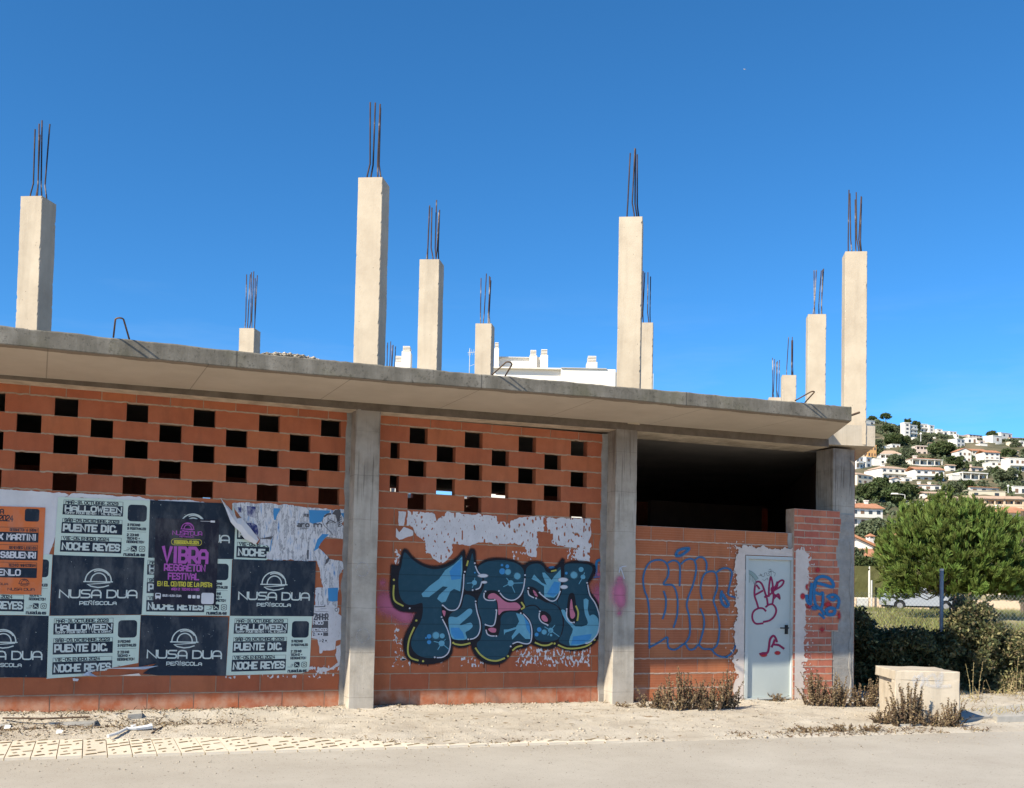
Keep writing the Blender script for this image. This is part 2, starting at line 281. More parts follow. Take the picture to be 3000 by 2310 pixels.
# -- roof plate over the interior, corner edge block, interior shell
B2 = Vector((10.95, -.36, 0)); A2 = Vector((10.02, -.14, 0))
def poly(mb, pts, z0, z1, mi=0): mb.hexa([(p[0], p[1], z0) for p in pts], [(p[0], p[1], z1) for p in pts], mi)
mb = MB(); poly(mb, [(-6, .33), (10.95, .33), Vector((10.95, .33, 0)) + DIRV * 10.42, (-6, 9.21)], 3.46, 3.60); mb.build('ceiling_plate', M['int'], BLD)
mb = MB(); poly(mb, [A2, B2, B2 + DIRV * 15, A2 + DIRV * 15 + DIRU * .2], 3.50, 3.80); poly(mb, [(-6, 12.0), (18.0, 12.0), (19.0, 14.2), (-6, 14.2)], 3.48, 3.62) if False else None; o = mb.build('corner_edge_block', M['cblock'], BLD)
o['label'] = 'pale sunlit concrete edge block at the building corner'
mb = MB(); poly(mb, [(-6, 12.0), (18.2, 12.0), (19.4, 14.2), (-6, 14.2)], 3.48, 3.62); mb.build('rear_slab', M['col'], BLD)
mb = MB(); poly(mb, [(-6, .12), (10.6, .12), Vector((10.6, .12, 0)) + DIRV * 15, (-6, 13.0)], -.3, -.06); mb.build('floor_slab', M['int'], BLD)
mb = MB(); a = Vector((10.72, .02, 0)); poly(mb, [a, a + DIRU * .15, a + DIRU * .15 + DIRV * 15, a + DIRV * 15], -.3, 3.46); mb.build('side_wall', M['smallbrick'], BLD)
mb = MB(); mb.box(-6.2, -6, .1, 9.3, -.3, 3.46); mb.build('side_wall', M['smallbrick'], BLD)
def gridwall(x0, x1, y0, y1, z0, z1, holes):
    mb = MB(); X = sorted({x0, x1, *[h[0] for h in holes], *[h[1] for h in holes]}); Z = sorted({z0, z1, *[h[2] for h in holes], *[h[3] for h in holes]})
    for a, b in zip(X[:-1], X[1:]):
        for c, d in zip(Z[:-1], Z[1:]):
            if not any(h[0] <= (a + b) / 2 <= h[1] and h[2] <= (c + d) / 2 <= h[3] for h in holes): mb.box(a, b, y0, y1, c, d)
    return mb
hl = []
for (xa, xb, ya, yb) in [(1143, 1166, 1428, 1447), (1270, 1335, 1424, 1456), (1190, 1211, 1443, 1460), (1434, 1462, 1436, 1462), (1462, 1492, 1449, 1462), (1356, 1377, 1451, 1463), (1366, 1377, 1480, 1487), (1674, 1720, 1512, 1519), (594, 619, 1456, 1468)]:
    p, q = PW(xa, ya, 9), PW(xb, yb, 9); hl.append((p.x, q.x, q.z, min(p.z, 3.45)))
gridwall(-6, 16, 9, 9.2, -.3, 3.46, hl).build('back_wall', M['smallbrick'], BLD)
p, q = PW(1907, 1466, 5.5), PW(2232, 1466, 5.5); mb = MB(); mb.box(p.x, q.x, 5.5, 5.62, -.06, p.z); mb.build('inner_partition', M['intshade'], BLD)
mb = MB(); a = Vector((10.62, .34, 0)); poly(mb, [a, a + DIRU * .10, a + DIRU * .10 + DIRV * 9.8, a + DIRV * 9.8], -.05, 3.455); mb.build('added_shade_lining', M['intshade'], BLD)  # added dark sheet inside the side wall, shade put into its colour
mb = MB(); mb.box(-5.9, 15.5, 8.9, 8.985, -.05, 2.0); mb.build('added_shade_lining', M['intshade'], BLD)  # second added dark sheet, paints shade low along the back wall
# -- street pillars
def ring_column(mb, cx, cy, hx, hy, z0, z1, ang, chip=.008, step=.07, taper=0.0, seed=0, cap=.0):
    n = max(2, int((z1 - z0) / step)); c, s = math.cos(ang), math.sin(ang); rings = []
    for i in range(n + 1):
        z = z0 + (z1 - z0) * i / n; k = 1 + taper * (1 - i / n); g = []
        for sx, sy in ((-1, -1), (1, -1), (1, 1), (-1, 1)):
            ch = .004 + max(0, noise.noise(Vector((sx * 5 + seed, sy * 7, z * 17))) - .12) * chip * 2.4 + random.random() * chip * .3
            for (ex, ey) in (((0, 1), (1, 0)) if sx * sy > 0 else ((1, 0), (0, 1))):
                w = noise.noise(Vector((seed * 3 + sx, sy, z * 2.2))) * .004
                lx = sx * (hx * k - ch * ex + w); ly = sy * (hy * k - ch * ey + w)
                g.append((cx + lx * c - ly * s, cy + lx * s + ly * c, z - (cap if i == n and sx > 0 else 0) * (ly * .0 + .5)))
        rings.append(g)
    m = 8
    mb.raw([p for g in rings for p in g], [(i * m + k, i * m + (k + 1) % m, (i + 1) * m + (k + 1) % m, (i + 1) * m + k) for i in range(n) for k in range(m)] + [tuple(range(n * m, n * m + m)), tuple(reversed(range(m)))])
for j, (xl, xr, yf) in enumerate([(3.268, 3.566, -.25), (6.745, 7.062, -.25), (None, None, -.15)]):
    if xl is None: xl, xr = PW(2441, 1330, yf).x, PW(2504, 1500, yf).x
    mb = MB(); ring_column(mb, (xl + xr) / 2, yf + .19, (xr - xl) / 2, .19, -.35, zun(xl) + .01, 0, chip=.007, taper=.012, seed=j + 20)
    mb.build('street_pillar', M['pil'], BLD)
PXL, PXR = xl, xr
# -- roof columns with starter bars
def column(name_seed, xa, xb, py, bartop, nb, zt=6.3, w=.31):
    p, q = PG(xa * K, py * K, zt), PG(xb * K, py * K, zt); c = (p + q) / 2 + DIRV * (w / 2)
    return column_at(name_seed, c.x, c.y, zt, bartop, nb, w)
def column_at(seed, cx, cy, zt, bartop, nb, w=.31):
    mb = MB(); z0 = 3.52; ring_column(mb, cx, cy, w / 2, w / 2, z0, zt, -TH, step=.03, chip=.012, seed=seed, cap=.015)
    o = mb.build('roof_column', M['col'], BLD)
    zc = (Vector((cx, cy, zt)) - CC).dot(CW); rnd = random.Random(seed)
    ztop = CC.z + (horizon(PX0) - bartop * K + (0)) * 0 + 0
    spots = [[(-.62, -.9), (.70, -.9), (.9, -.2), (-.25, -.6), (.55, .6), (-.5, .7), (.2, .9)], [(-.5, -1), (.45, -.95), (.75, -.5), (.95, .2), (-.75, .4), (.3, .8), (.1, 0)]][seed % 2][:nb]
    for (sx, sy) in spots:
        L = bartop * zc / FP * K * rnd.uniform(.86, 1.02); lx, ly = sx * (w / 2 - .045), sy * (w / 2 - .045); c_, s_ = math.cos(-TH), math.sin(-TH)
        X, Y = cx + lx * c_ - ly * s_, cy + lx * s_ + ly * c_; dx, dy = rnd.uniform(-.02, .03) - lx * .22, rnd.uniform(-.02, .02) - ly * .22
        lean = (rnd.uniform(-.02, .035), rnd.uniform(-.02, .02))
        b = MB(); b.tube([(X, Y, zt - .05), (X + dx * .25, Y + dy * .25, zt + .05), (X + dx, Y + dy, zt + .20), (X + dx + lean[0] * .5, Y + dy + lean[1] * .5, zt + .2 + (L - .2) * .5), (X + dx + lean[0], Y + dy + lean[1], zt + L)], .0098, 6)
        b.build('rebar', M['rebar'], o, smooth=True)
    return o
column(1, 42, 92, 418, 170, 5); column(2, 763, 817, 378, 166, 4); column(3, 897, 935, 553, 130, 6); column(4, 1013, 1050, 690, 110, 5)
column(5, 1322, 1369, 462, 150, 4); column(6, 1363, 1387, 688, 114, 4); column(8, 1726, 1760, 670, 108, 5); column(9, 1671, 1696, 800, 88, 4); column(10, 508, 545, 700, 124, 6)
column(7, 1803, 1850, 536, 140, 6, zt=6.38)
for s_, (xm, yt) in ((11, (833, 733)), (12, (1653, 775))):
    p = PG(xm * K, yt * K, 7.2); column_at(s_, p.x, p.y, 6.3, 86, 6)
# -- lifting hooks on the slab edge
def hookpts(base1, base2, tip1, tip2, n=8):
    pts = [Vector(base1)]; a, b = Vector(tip1), Vector(tip2); up = ((a - Vector(base1)).normalized() + (b - Vector(base2)).normalized()).normalized(); r = (a - b).length / 2; m = (a + b) / 2
    for i in range(n + 1):
        t = math.pi * i / n; pts.append(m + (a - m) * math.cos(t) + up * r * math.sin(t) * .8)
    return pts + [Vector(base2)]
def hook(px, yin):
    pts = [PW(x, y, yy) for (x, y), yy in zip(px, yin)]; b = MB(); b.tube(hookpts(*pts), .0085, 6); b.build('lifting_hook', M['hook'], BLD, smooth=True)
s8, s3 = 2.73, 3.64
hook([(907 / s8, 800 + 515 / s8), (1034 / s8, 800 + 530 / s8), (922 / s8, 800 + 378 / s8), (990 / s8, 800 + 378 / s8)], (-1.56, -1.56, -1.78, -1.78))
hook([(1400 + 148 / s3, 750 + 1272 / s3), (1400 + 290 / s3, 750 + 1284 / s3), (1400 + 295 / s3, 750 + 1140 / s3), (1400 + 360 / s3, 750 + 1165 / s3)], (-1.56, -1.56, -1.76, -1.76))
hook([(1750 + 1580 / s8, 1150 + 68 / s8), (1750 + 1660 / s8, 1150 + 82 / s8), (1750 + 1700 / s8, 1150 + 0 / s8), (1750 + 1732 / s8, 1150 + 3 / s8)], (-1.56, -1.56, -1.74, -1.74))
b = MB(); p = PW(2495, 1217, -1.1); q = PW(2518, 1209, -1.1); b.tube([p - (q - p) * .5, p, q], .016, 6); b.build('protruding_bar', M['hook'], BLD)
# -- brick infill walls
def brick_row(mb, z0, z1, y, depth, spans, j=.011, jz=.010, rag=.35):
    for a, b in spans:
        if b - a < .03: continue
        t = random.random(); dy = random.uniform(-.0015, .0015); dz = random.uniform(-.0015, .0015)
        jj, ii = (0, .004) if rag == 1.0 else (j / 2, 0)
        mb.box(a + jj, b - jj, y + dy, y + depth - .012, z0 + jz / 2 + dz, z1 - jz / 2 + dz, 0, t)
        mb.box(a + ii, b - ii, y + random.uniform(.0035, .007), y + depth - random.uniform(.0, .006), z0, z1, 1)
        n = max(2, int((b - a) / .022)); pr = None
        for k in range(n + 1):
            xx = a + (b - a) * k / n; q = noise.noise(Vector((xx * 16, z0 * 7, 2.))) + .5 * noise.noise(Vector((xx * 45, z0 * 7, 5.))); cur = (xx, z0 - jz / 2 - .004 * rag + q * .011 * rag, z0 + jz / 2 + .002 * rag + q * .008 * rag)
            if pr and cur[2] > cur[1] + .002 and pr[2] > pr[1] + .002: mb.face([(pr[0], y - .0022, pr[1]), (cur[0], y - .0022, cur[1]), (cur[0], y - .0022, cur[2]), (pr[0], y - .0022, pr[2])], 1)
            pr = cur
def solid(off, pitch, xa, xb, gaps=()):
    k0 = math.floor((xa - off) / pitch); out = []; k = k0
    while off + k * pitch < xb:
        out.append((max(xa, off + k * pitch), min(xb, off + (k + 1) * pitch))); k += 1
    for g0, g1 in gaps:
        nn = []
        for a, b in out:
            if b <= g0 or a >= g1: nn.append((a, b))
            else:
                if a < g0: nn.append((a, g0))
                if b > g1: nn.append((g1, b))
        out = nn
    return out
def holed(holes, xa, xb):
    hs = sorted(h for h in holes if h[1] > xa and h[0] < xb); out = []; x = xa
    for h in hs:
        if h[0] > x: out.append((x, h[0]))
        x = h[1]
    if x < xb: out.append((x, xb))
    return out
C = .205
mb = MB(); xa, xb = -6.0, 3.36; P1, W1 = .7261, .240
zz = -.35; ztop = [.06 + .2009 * k for k in range(12)]
for k, zt in enumerate(ztop):
    brick_row(mb, zz, zt, 0, .13, solid(.063 if k % 2 == 0 else .30, .4952, xa, xb)); zz = zt
for r in range(5, 0, -1):
    zt = 3.2895 - (r - 1) * C; o_ = 0 if r % 2 else -.5
    hs = [((i + o_) * P1 + random.uniform(-.008, .008), (i + o_) * P1 + W1 + random.uniform(-.008, .008)) for i in range(-9, 5) if (i + o_) * P1 + W1 < 3.2]
    brick_row(mb, zz, zt, 0, .13, holed(hs, xa, xb), rag=1.0); zz = zt
brick_row(mb, zz, 3.395, 0, .13, solid(.11, .36, xa, xb), rag=1.1)
WALL1 = mb.build('brick_wall', [M['brick'], M['mortar']], BLD); WALL1['label'] = 'openwork brick wall pasted with festival posters'
mb = MB(); xa, xb = 3.50, 6.80; P2, W2, X2 = .7364, .2395, 3.9956; zz = -.35
for k, zt in enumerate([.047 + .2015 * k for k in range(12)]):
    brick_row(mb, zz, zt, 0, .13, solid(4.083 if k % 2 == 0 else 3.833, .4965, xa, xb)); zz = zt
for r in range(5, 0, -1):
    zt = 3.2875 - (r - 1) * C; hs = [(X2 + (i + (0 if r % 2 else .5)) * P2 + random.uniform(-.008, .008), X2 + (i + (0 if r % 2 else .5)) * P2 + W2 + random.uniform(-.008, .008)) for i in range(4 if r % 2 else 3)]
    if r % 2 == 0: hs.append((3.765, 3.882))
    brick_row(mb, zz, zt, 0, .13, holed(hs, xa, xb), rag=1.0); zz = zt
brick_row(mb, zz, 3.40, 0, .13, solid(3.86, .41, xa, xb), rag=1.1)
WALL2 = mb.build('brick_wall', [M['brick'], M['mortar']], BLD); WALL2['label'] = 'openwork brick wall with a large blue graffiti lettering'
Y3 = -.13; mb = MB(); xa, xb = 6.95, PW(2322, 1600, Y3).x; zz = -.374; DX0, DX1, DZ1 = 8.87, 9.70, 1.845
for k, zt in enumerate([-.176, .024, .221, .420, .620, .817, 1.016, 1.216, 1.414, 1.613, 1.805, 2.004, 2.192]):
    gaps = [(DX0 - .02, DX1 + .02)] if zz < 1.78 else []
    brick_row(mb, zz, zt, Y3, .11, solid(7.36 if k % 2 == 0 else 7.578 + .03, .5045, xa, xb if k < 99 else xb, gaps), .012, .013, .7); zz = zt
mb.build('brick_wall', [M['ribbrick'], M['palemortar']], BLD)['label'] = 'ribbed brick wall left of the door with blue spray outline letters'
YS = -.17; mb = MB(); xa, xb = PW(2326, 1600, YS).x, PW(2466, 1600, YS).x; zz = -.30; k = 0; zz = -.32
while zz < 2.50:
    zt = zz + .1022; ragged = xb - .05 + .10 * noise.noise(Vector((zz * 2.4, 3, 1))) - (.10 if zz < .75 else 0)
    brick_row(mb, zz, zt, YS, .19, solid(9.60 + (0 if k % 2 == 0 else .127), .255, xa, ragged), .014, .015, .6); zz = zt; k += 1
mb.build('brick_pier', [M['smallbrick'], M['palemortar']], BLD)['label'] = 'small red brick pier right of the door'
SBT = zz
# mortar fillets: beside the pier and in the gaps at pillar sides
def rough_strip(mb, xl, xr, z0, z1, y, dep, seed, amp=.02, step=.05):
    n = int((z1 - z0) / step); pr = None
    for i in range(n + 1):
        z = z0 + (z1 - z0) * i / n; a = xl + amp * noise.noise(Vector((seed, z * 5, 0))); b = xr + amp * noise.noise(Vector((seed + 9, z * 5, 0))); yy = y + .008 * noise.noise(Vector((seed, z * 9, 4)))
        cur = [(a, y + dep, z), (a + .01, yy, z), (b - .01, yy, z), (b, y + dep, z)]
        if pr:
            for q in range(3): mb.face([pr[q], pr[q + 1], cur[q + 1], cur[q]])
        pr = cur
mb = MB(); rough_strip(mb, xb - .14, PXR - .012, -.3, 2.50, YS + .006, .05, 2.2, .012); rough_strip(mb, PXL + .3, PXR - .06, -.3, 2.1, YS - .004, .04, 5.5, .03)
mb.build('mortar_fillet', M['greymortar'], BLD)
for (a, b_, y_, s_) in ((3.20, 3.285, -.012, 1.), (3.545, 3.60, -.01, 3.), (6.655, 6.76, -.02, 4.), (7.05, 7.11, Y3 - .012, 6.)):
    mb = MB(); rough_strip(mb, a, b_, -.2, 3.40, y_, .05, s_, .022); mb.build('mortar_fillet', M['greymortar'], BLD)
mb = MB(); rough_strip(mb, xa - .085, xa + .01, 1.85, 2.19, Y3 - .006, .05, 8., .02); mb.build('mortar_fillet', M['greymortar'], BLD)
# -- patches cut out by a noise field (torn paper, plaster, scraps)
def iso(mb, x0, x1, z0, z1, step, f, y, mi=0, tintf=None):
    nx, nz = int((x1 - x0) / step) + 1, int((z1 - z0) / step) + 1
    F = [[f(x0 + i * step, z0 + j * step) for i in range(nx + 1)] for j in range(nz + 1)]
    for j in range(nz):
        for i in range(nx):
            q = [(i, j), (i + 1, j), (i + 1, j + 1), (i, j + 1)]; v = [F[b][a] for a, b in q]
            if max(v) <= 0: continue
            pts = []
            for k in range(4):
                a, b = q[k], q[(k + 1) % 4]; va, vb = v[k], v[(k + 1) % 4]
                if va > 0: pts.append((x0 + a[0] * step, y, z0 + a[1] * step))
                if (va > 0) != (vb > 0):
                    t = va / (va - vb); pts.append((x0 + (a[0] + (b[0] - a[0]) * t) * step, y, z0 + (a[1] + (b[1] - a[1]) * t) * step))
            if len(pts) > 2: mb.face(pts, mi if not callable(mi) else mi(pts[0][0], pts[0][2]), tintf(pts[0][0], pts[0][2]) if tintf else .5)
def fbm(x, z, s, seed=0., o=3): return noise.fractal(Vector((x * s, z * s, seed)), .8, 2.1, o)
def pfield(pts):                                      # signed inside distance of a polygon (x,z)
    P = [(p[0], p[1]) for p in pts]; n = len(P)
    def f(x, z):
        d = 9.; ins = False
        for i in range(n):
            x1, z1 = P[i]; x2, z2 = P[(i + 1) % n]; dx, dz = x2 - x1, z2 - z1; t = max(0, min(1, ((x - x1) * dx + (z - z1) * dz) / (dx * dx + dz * dz + 1e-12)))
            d = min(d, math.hypot(x - x1 - t * dx, z - z1 - t * dz))
            if (z1 > z) != (z2 > z) and x < x1 + (z - z1) * dx / dz: ins = not ins
        return d if ins else -d
    return f
# -- plaster collar round the door
YP = Y3 - .016
def fpl(x, z):
    xr_ = DX1 + .17 + (.05 if z > 1.2 else 0) ; d = min(x - (DX0 - .155), xr_ - x, DZ1 + .115 - z, z + .22)
    hole = max(DX0 - .012 - x, x - DX1 + .03, z - DZ1 - .01)
    return min(d + .07 * fbm(x, z, 9, 2.) + .035 * fbm(x, z, 30, 5.), hole)
mb = MB(); iso(mb, DX0 - .3, DX1 - .002, -.2, DZ1 + .25, .014, fpl, YP); iso(mb, DX1 - .004, DX1 + .4, -.2, DZ1 + .25, .014, fpl, YS - .004)
def fsc(x, z): 
    d = min(x - (DX0 - .33), DX1 + .36 - x, DZ1 + .2 - z, z + .2); e_ = fpl(x, z)
    return min(fbm(x, z, 26, 8.) - .34 - max(0, -e_) * 1.1, d) if e_ < 0 else -1
iso(mb, DX0 - .34, DX0, -.2, DZ1 + .22, .011, fsc, YP + .004); iso(mb, DX1, DX1 + .4, -.2, DZ1 + .22, .011, fsc, YS - .003)
mb.build('plaster_collar', M['plaster'], BLD)
# -- steel door
YD = Y3 - .02; FW = .045
mb = MB(); mb.box(DX0 + FW + .003, DX1 - FW - .003, YD + .035, YD + .075, -.135, DZ1 - FW - .003)
DOOR = mb.build('door', M['door'], BLD); DOOR['label'] = 'pale blue grey steel door sprayed with maroon doodles'
mb = MB()
for (a, b_, c_, d_) in ((DX0, DX0 + FW, -.16, DZ1), (DX1 - FW, DX1, -.16, DZ1), (DX0 + FW, DX1 - FW, DZ1 - FW, DZ1), (DX0 + FW, DX1 - FW, -.16, -.137)):
    mb.box(a, b_, YD - .004, YD + .08, c_, d_)
mb.build('door_frame', M['doorframe'], DOOR)
hp = lambda x, y: PW(2160 + x / 4.67, 1600 + y / 4.67, YD + .03)
mb = MB(); a, b_ = hp(652, 1080), hp(688, 1206); mb.box(a.x, b_.x, YD + .020, YD + .034, b_.z, a.z); a = hp(558, 1121); b_ = hp(672, 1121)
mb.tube([(b_.x, YD + .02, a.z), (b_.x, YD - .02, a.z), (b_.x - .02, YD - .026, a.z), (a.x, YD - .026, a.z)], .0095, 8); mb.build('handle', M['black'], DOOR)
mb = MB(); a, b_ = hp(643, 1025), hp(690, 1053); mb.box(a.x, b_.x, YD + .031, YD + .034, b_.z, a.z); mb.build('lock_plate', M['doorframe'], DOOR)
mb = MB(); mb.box(DX0 - .2, DX1 + .2, Y3 + .1, Y3 + .14, -.2, DZ1 + .02); mb.build('door_backing', M['int'], BLD)
print('building ok')
# ================================================================== ground
ZR = -.25
def yroad(x): return -2.37 - .0757 * x                  # where the asphalt ends
mb = MB(); mb.face([(-900, -900, -.42), (900, -900, -.42), (900, 900, -.42), (-900, 900, -.42)])
tag(mb.build('ground', M['dirt']), kind='structure')
# asphalt with shallow patches
mb = MB(); xs = np.linspace(-40, 60, 101)
for a, b in zip(xs[:-1], xs[1:]):
    e1, e2 = yroad(a) + .25, yroad(b) + .25
    mb.face([(a, -60, ZR - .3), (b, -60, ZR - .3), (b, -18, ZR - .02), (a, -18, ZR - .02)]); mb.face([(a, -18, ZR - .02), (b, -18, ZR - .02), (b, e2, ZR), (a, e1, ZR)])
tag(mb.build('road', M['road'], smooth=True), kind='structure')
# tactile paving strip: one mesh of tiles with worn grooves
mb = MB(); tw = .205
i = -30
while i * tw < 5.4:
    x = i * tw; y0, y1 = yroad(x) + .0, yroad(x) + 1.15; mb.box(x + .004, x + tw - .004, y0, y1, ZR - .05, ZR + .022 + random.uniform(-.002, .002), 0, random.random())
    rr = random.Random(i)
    for r in range(6):
        for c in range(2):
            if rr.random() < .12: continue
            cx, cy = x + tw * (.28 + .46 * c) + rr.uniform(-.012, .012), y0 + .09 + r * .185 + (.06 if c else 0) + rr.uniform(-.015, .015); big = rr.random() < .6
            l, w = (rr.uniform(.035, .055), rr.uniform(.012, .02)) if big else (rr.uniform(.010, .02), rr.uniform(.014, .022)); sk = rr.uniform(.03, .07)
            mb.face([(cx - l, cy - w - sk * .5, ZR + .0262), (cx + l, cy - w + sk * .5, ZR + .0262), (cx + l * .8, cy + w + sk * .5, ZR + .0262), (cx - l * .8, cy + w - sk * .3, ZR + .0262)], 1)
    mb.box(x - .004, x + .004, y0, y1, ZR - .05, ZR + .010, 1); i += 1
tag(mb.build('pavement', [M['tile'], M['tilemark']]), kind='structure')
# dirt verge: rises from the strip / road up to the wall foot
def zwallfoot(x): return interp(x, [-6, 0, 6.5, 10, 30], [-.125, -.128, -.165, -.20, -.25])
def verge_edge(x):
    e = yroad(x) + interp(x, [-6, 0, 2.3, 3.0, 3.55, 30], [1.03, 1.0, .82, .40, .0, .0]); return e + .02 * noise.noise(Vector((x * 1.7, 2, 0))) + .018 * noise.noise(Vector((x * 6, 5, 0)))
def verge_z(x, y):
    e = verge_edge(x); t = max(0, min(1, (y - e) / (-.1 - e))); base = ZR + .012 + (zwallfoot(x) - ZR) * (t ** .75)
    b = .022 * noise.noise(Vector((x * 2.3, y * 5, 1))) + .012 * noise.noise(Vector((x * 8, y * 12, 4))) + .006 * noise.noise(Vector((x * 25, y * 25, 9)))
    s = min(1, t * 6); mound = .012 * math.exp(-((y + .16) / .12) ** 2)
    if x < 3: mound += .05 * math.exp(-((y + .42 + .03 * math.sin(x * 2)) / .10) ** 2) * min(1, (3 - x)) + (-.03) * math.exp(-((y + .75) / .15) ** 2) * min(1, (3 - x))
    return base + b * s + mound * s
mb = MB(); xs = np.arange(-6, 16, .05); NY = 44; V = []; F = []
for x in xs:
    e = verge_edge(x)
    for j in range(NY + 1):
        t = j / NY; yend = .10 if x < 10.75 else .1 + (x - 10.75) * 1.62
        y = e - .03 + (yend - e + .03) * t; V.append((x, y, verge_z(x, y) - (.03 if j == 0 else 0)))
n = len(xs)
F = [(i * (NY + 1) + j, (i + 1) * (NY + 1) + j, (i + 1) * (NY + 1) + j + 1, i * (NY + 1) + j + 1) for i in range(n - 1) for j in range(NY)]
tag(npmesh('dirt_verge', V, F, np.full(len(F), .5), M['dirt']), kind='structure')
# loose stones on the verge
def pebbles(name, N, fx, mats, rmin=.006, rmax=.02):
    V = []; F = []; T = []
    base = [(1, 0, 0), (0, 1, 0), (-1, 0, 0), (0, -1, 0), (0, 0, 1), (0, 0, -1)]; fs = [(0, 1, 4), (1, 2, 4), (2, 3, 4), (3, 0, 4), (1, 0, 5), (2, 1, 5), (3, 2, 5), (0, 3, 5)]
    for k in range(N):
        x, y, z = fx(); r = rmin + (rmax - rmin) * random.random() ** 3; a = random.random() * 6; b = len(V); q = [random.uniform(.6, 1.2) for _ in range(6)]
        for i, (u, v, w) in enumerate(base):
            V.append((x + r * q[i] * (u * math.cos(a) - v * math.sin(a)) * 1.3, y + r * q[i] * (u * math.sin(a) + v * math.cos(a)), z + r * q[i] * w * .7))
        F += [tuple(i + b for i in f) for f in fs]; T += [random.random()] * 8
    return npmesh(name, V, F, T, mats)
M['stone'] = pm('pale_stones', [(.3, (.36, .30, .22)), (.7, (.55, .48, .38))], 9, tint=(.45, 1.3), bump=.2)
def vpt(dens):
    while True:
        x = random.uniform(-2.5, 13); e = verge_edge(x); y = e + (.05 - e) * random.random()
        if random.random() < dens(x, y): return x, y, verge_z(x, y) + .002
tag(pebbles('gravel', 5000, lambda: vpt(lambda x, y: .25 + .75 * math.exp(-((y + .2) / .2) ** 2) + .5 * max(0, noise.noise(Vector((x * 2, y * 4, 3))))), M['stone']), 'loose pale gravel and crumbs of mortar scattered over the dirt verge', 'gravel', kind='stuff')
tag(pebbles('roadside_grit', 1500, lambda: (lambda x: (x, yroad(x) - abs(random.gauss(0, .5)) - .0 , ZR + .003))(random.uniform(-2.5, 13)), M['stone'], .003, .009), 'fine grit lying on the asphalt along the verge', 'grit', kind='stuff')
# slab debris and kerb pieces
def slabpiece(name, pts, z0, z1, mat, label, cat, group=None):
    mb = MB(); mb.hexa([(p[0], p[1], z0) for p in pts], [(p[0] + random.uniform(-.01, .01), p[1] + random.uniform(-.01, .01), z1 + random.uniform(-.008, .008)) for p in pts]); o = mb.build(name, mat); tag(o, label, cat, group); return o
def ppx(pxs, z): return [PG(x, y, z) for x, y in pxs]
z_ = lambda x, y: verge_z(x, y)
def gpx(pts, z): return [PG(a * K, b * K, z) for a, b in pts]
q = lambda sx, sy, z: PG(sx / 3.64, 1850 + sy / 3.64, z)
slabpiece('broken_slab', [q(510, 1015, -.19), q(1000, 1010, -.19), q(1100, 960, -.19), q(520, 968, -.19)], -.23, -.145, M['kerb'], 'broken grey concrete edging slab half buried in dry litter', 'slab')
slabpiece('broken_slab', [q(1360, 940, -.15), q(1510, 935, -.15), q(1500, 895, -.15), q(1370, 895, -.15)], -.18, -.095, M['kerb'], 'small pale concrete lump lying by the wall foot', 'concrete lump')
slabpiece('broken_slab', [q(0, 1020, -.18), q(95, 1020, -.18), q(100, 975, -.18), q(0, 975, -.18)], -.23, -.15, M['kerb'], 'pale slab fragment at the left end of the verge', 'slab')
mb = MB(); mb.tube([q(30, 925, -.105), q(500, 930, -.105), q(960, 912, -.10)], .010, 5)
tag(mb.build('loose_rod', M['hook']), 'long rusty rod lying along the foot of the poster wall', 'rod')
# white plastic litter
mb = MB(); L = lambda x, y, dz=0: PG(x / 3.64, 1850 + y / 3.64, -.205) + Vector((0, 0, dz))
mb.tube([L(1150, 1135, .015), L(1250, 1110, .02), L(1330, 1080, .03), L(1355, 1065, .035)], .015, 6); mb.tube([L(1350, 1072, .03), L(1450, 1068, .03), L(1560, 1060, .035), L(1612, 1055, .04)], .014, 6, r2=.032)
mb.tube([L(1400, 1050, .03), L(1440, 1045, .035)], .018, 6); tag(mb.build('plastic_litter', M['litter'], smooth=False), 'crumpled white plastic strip lying on the dirt below the posters', 'litter')
mb = MB(); mb.tube([L(1615, 1085, 0), L(1690, 1055, .015), L(1770, 1020, .02)], .008, 5); tag(mb.build('twig', M['hook']), 'thin brown twig beside the white plastic litter', 'twig')
for (x, y, lab) in ((630, 1112, 'small white paper scrap among the dry litter'), (75, 1060, 'white paper scrap at the far left of the verge')):
    c = L(x, y, .02); mb = MB(); mb.face([c + Vector((-.03, 0, 0)), c + Vector((.02, -.01, .005)), c + Vector((.035, .01, .03)), c + Vector((-.02, .02, .035))]); tag(mb.build('paper_scrap', M['litter']), lab, 'litter')
# ------------------------------------------------------------------ concrete block, kerbs at right
c0 = PG(1908 * K, 1541 * K, -.23); ub = (PG(2048 * K, 1545 * K, -.23) - c0); wbk = ub.length; ub.normalize(); ub.z = 0; vb = Vector((-ub.y, ub.x, 0)); 
def bl(a, b, z): return c0 + ub * a + vb * b + Vector((0, 0, z))
BW, BD, BH = wbk, .90, .635
def rbox(mb, a0, a1, b0, b1, z0, z1, seed, ch=.02, n=10):
    def pt(i, j, k):
        a, b, z = a0 + (a1 - a0) * i / n, b0 + (b1 - b0) * j / n, z0 + (z1 - z0) * k / n; e = [i in (0, n), j in (0, n), k in (0, n)]; p = bl(a, b, z)
        w = noise.noise_vector(p * 5 + Vector((seed, 0, 0))) * .008
        if sum(e) >= 2:
            cen = bl((a0 + a1) / 2, (b0 + b1) / 2, (z0 + z1) / 2); w = w + (cen - p).normalized() * (.012 + max(0, noise.noise(p * 9)) * ch)
        return p + w
    for (f) in (lambda i, j: pt(i, 0, j), lambda i, j: pt(n, i, j), lambda i, j: pt(n - i, n, j), lambda i, j: pt(0, n - i, j), lambda i, j: pt(i, j, n)):
        for i in range(n):
            for j in range(n): mb.face([f(i, j), f(i + 1, j), f(i + 1, j + 1), f(i, j + 1)])
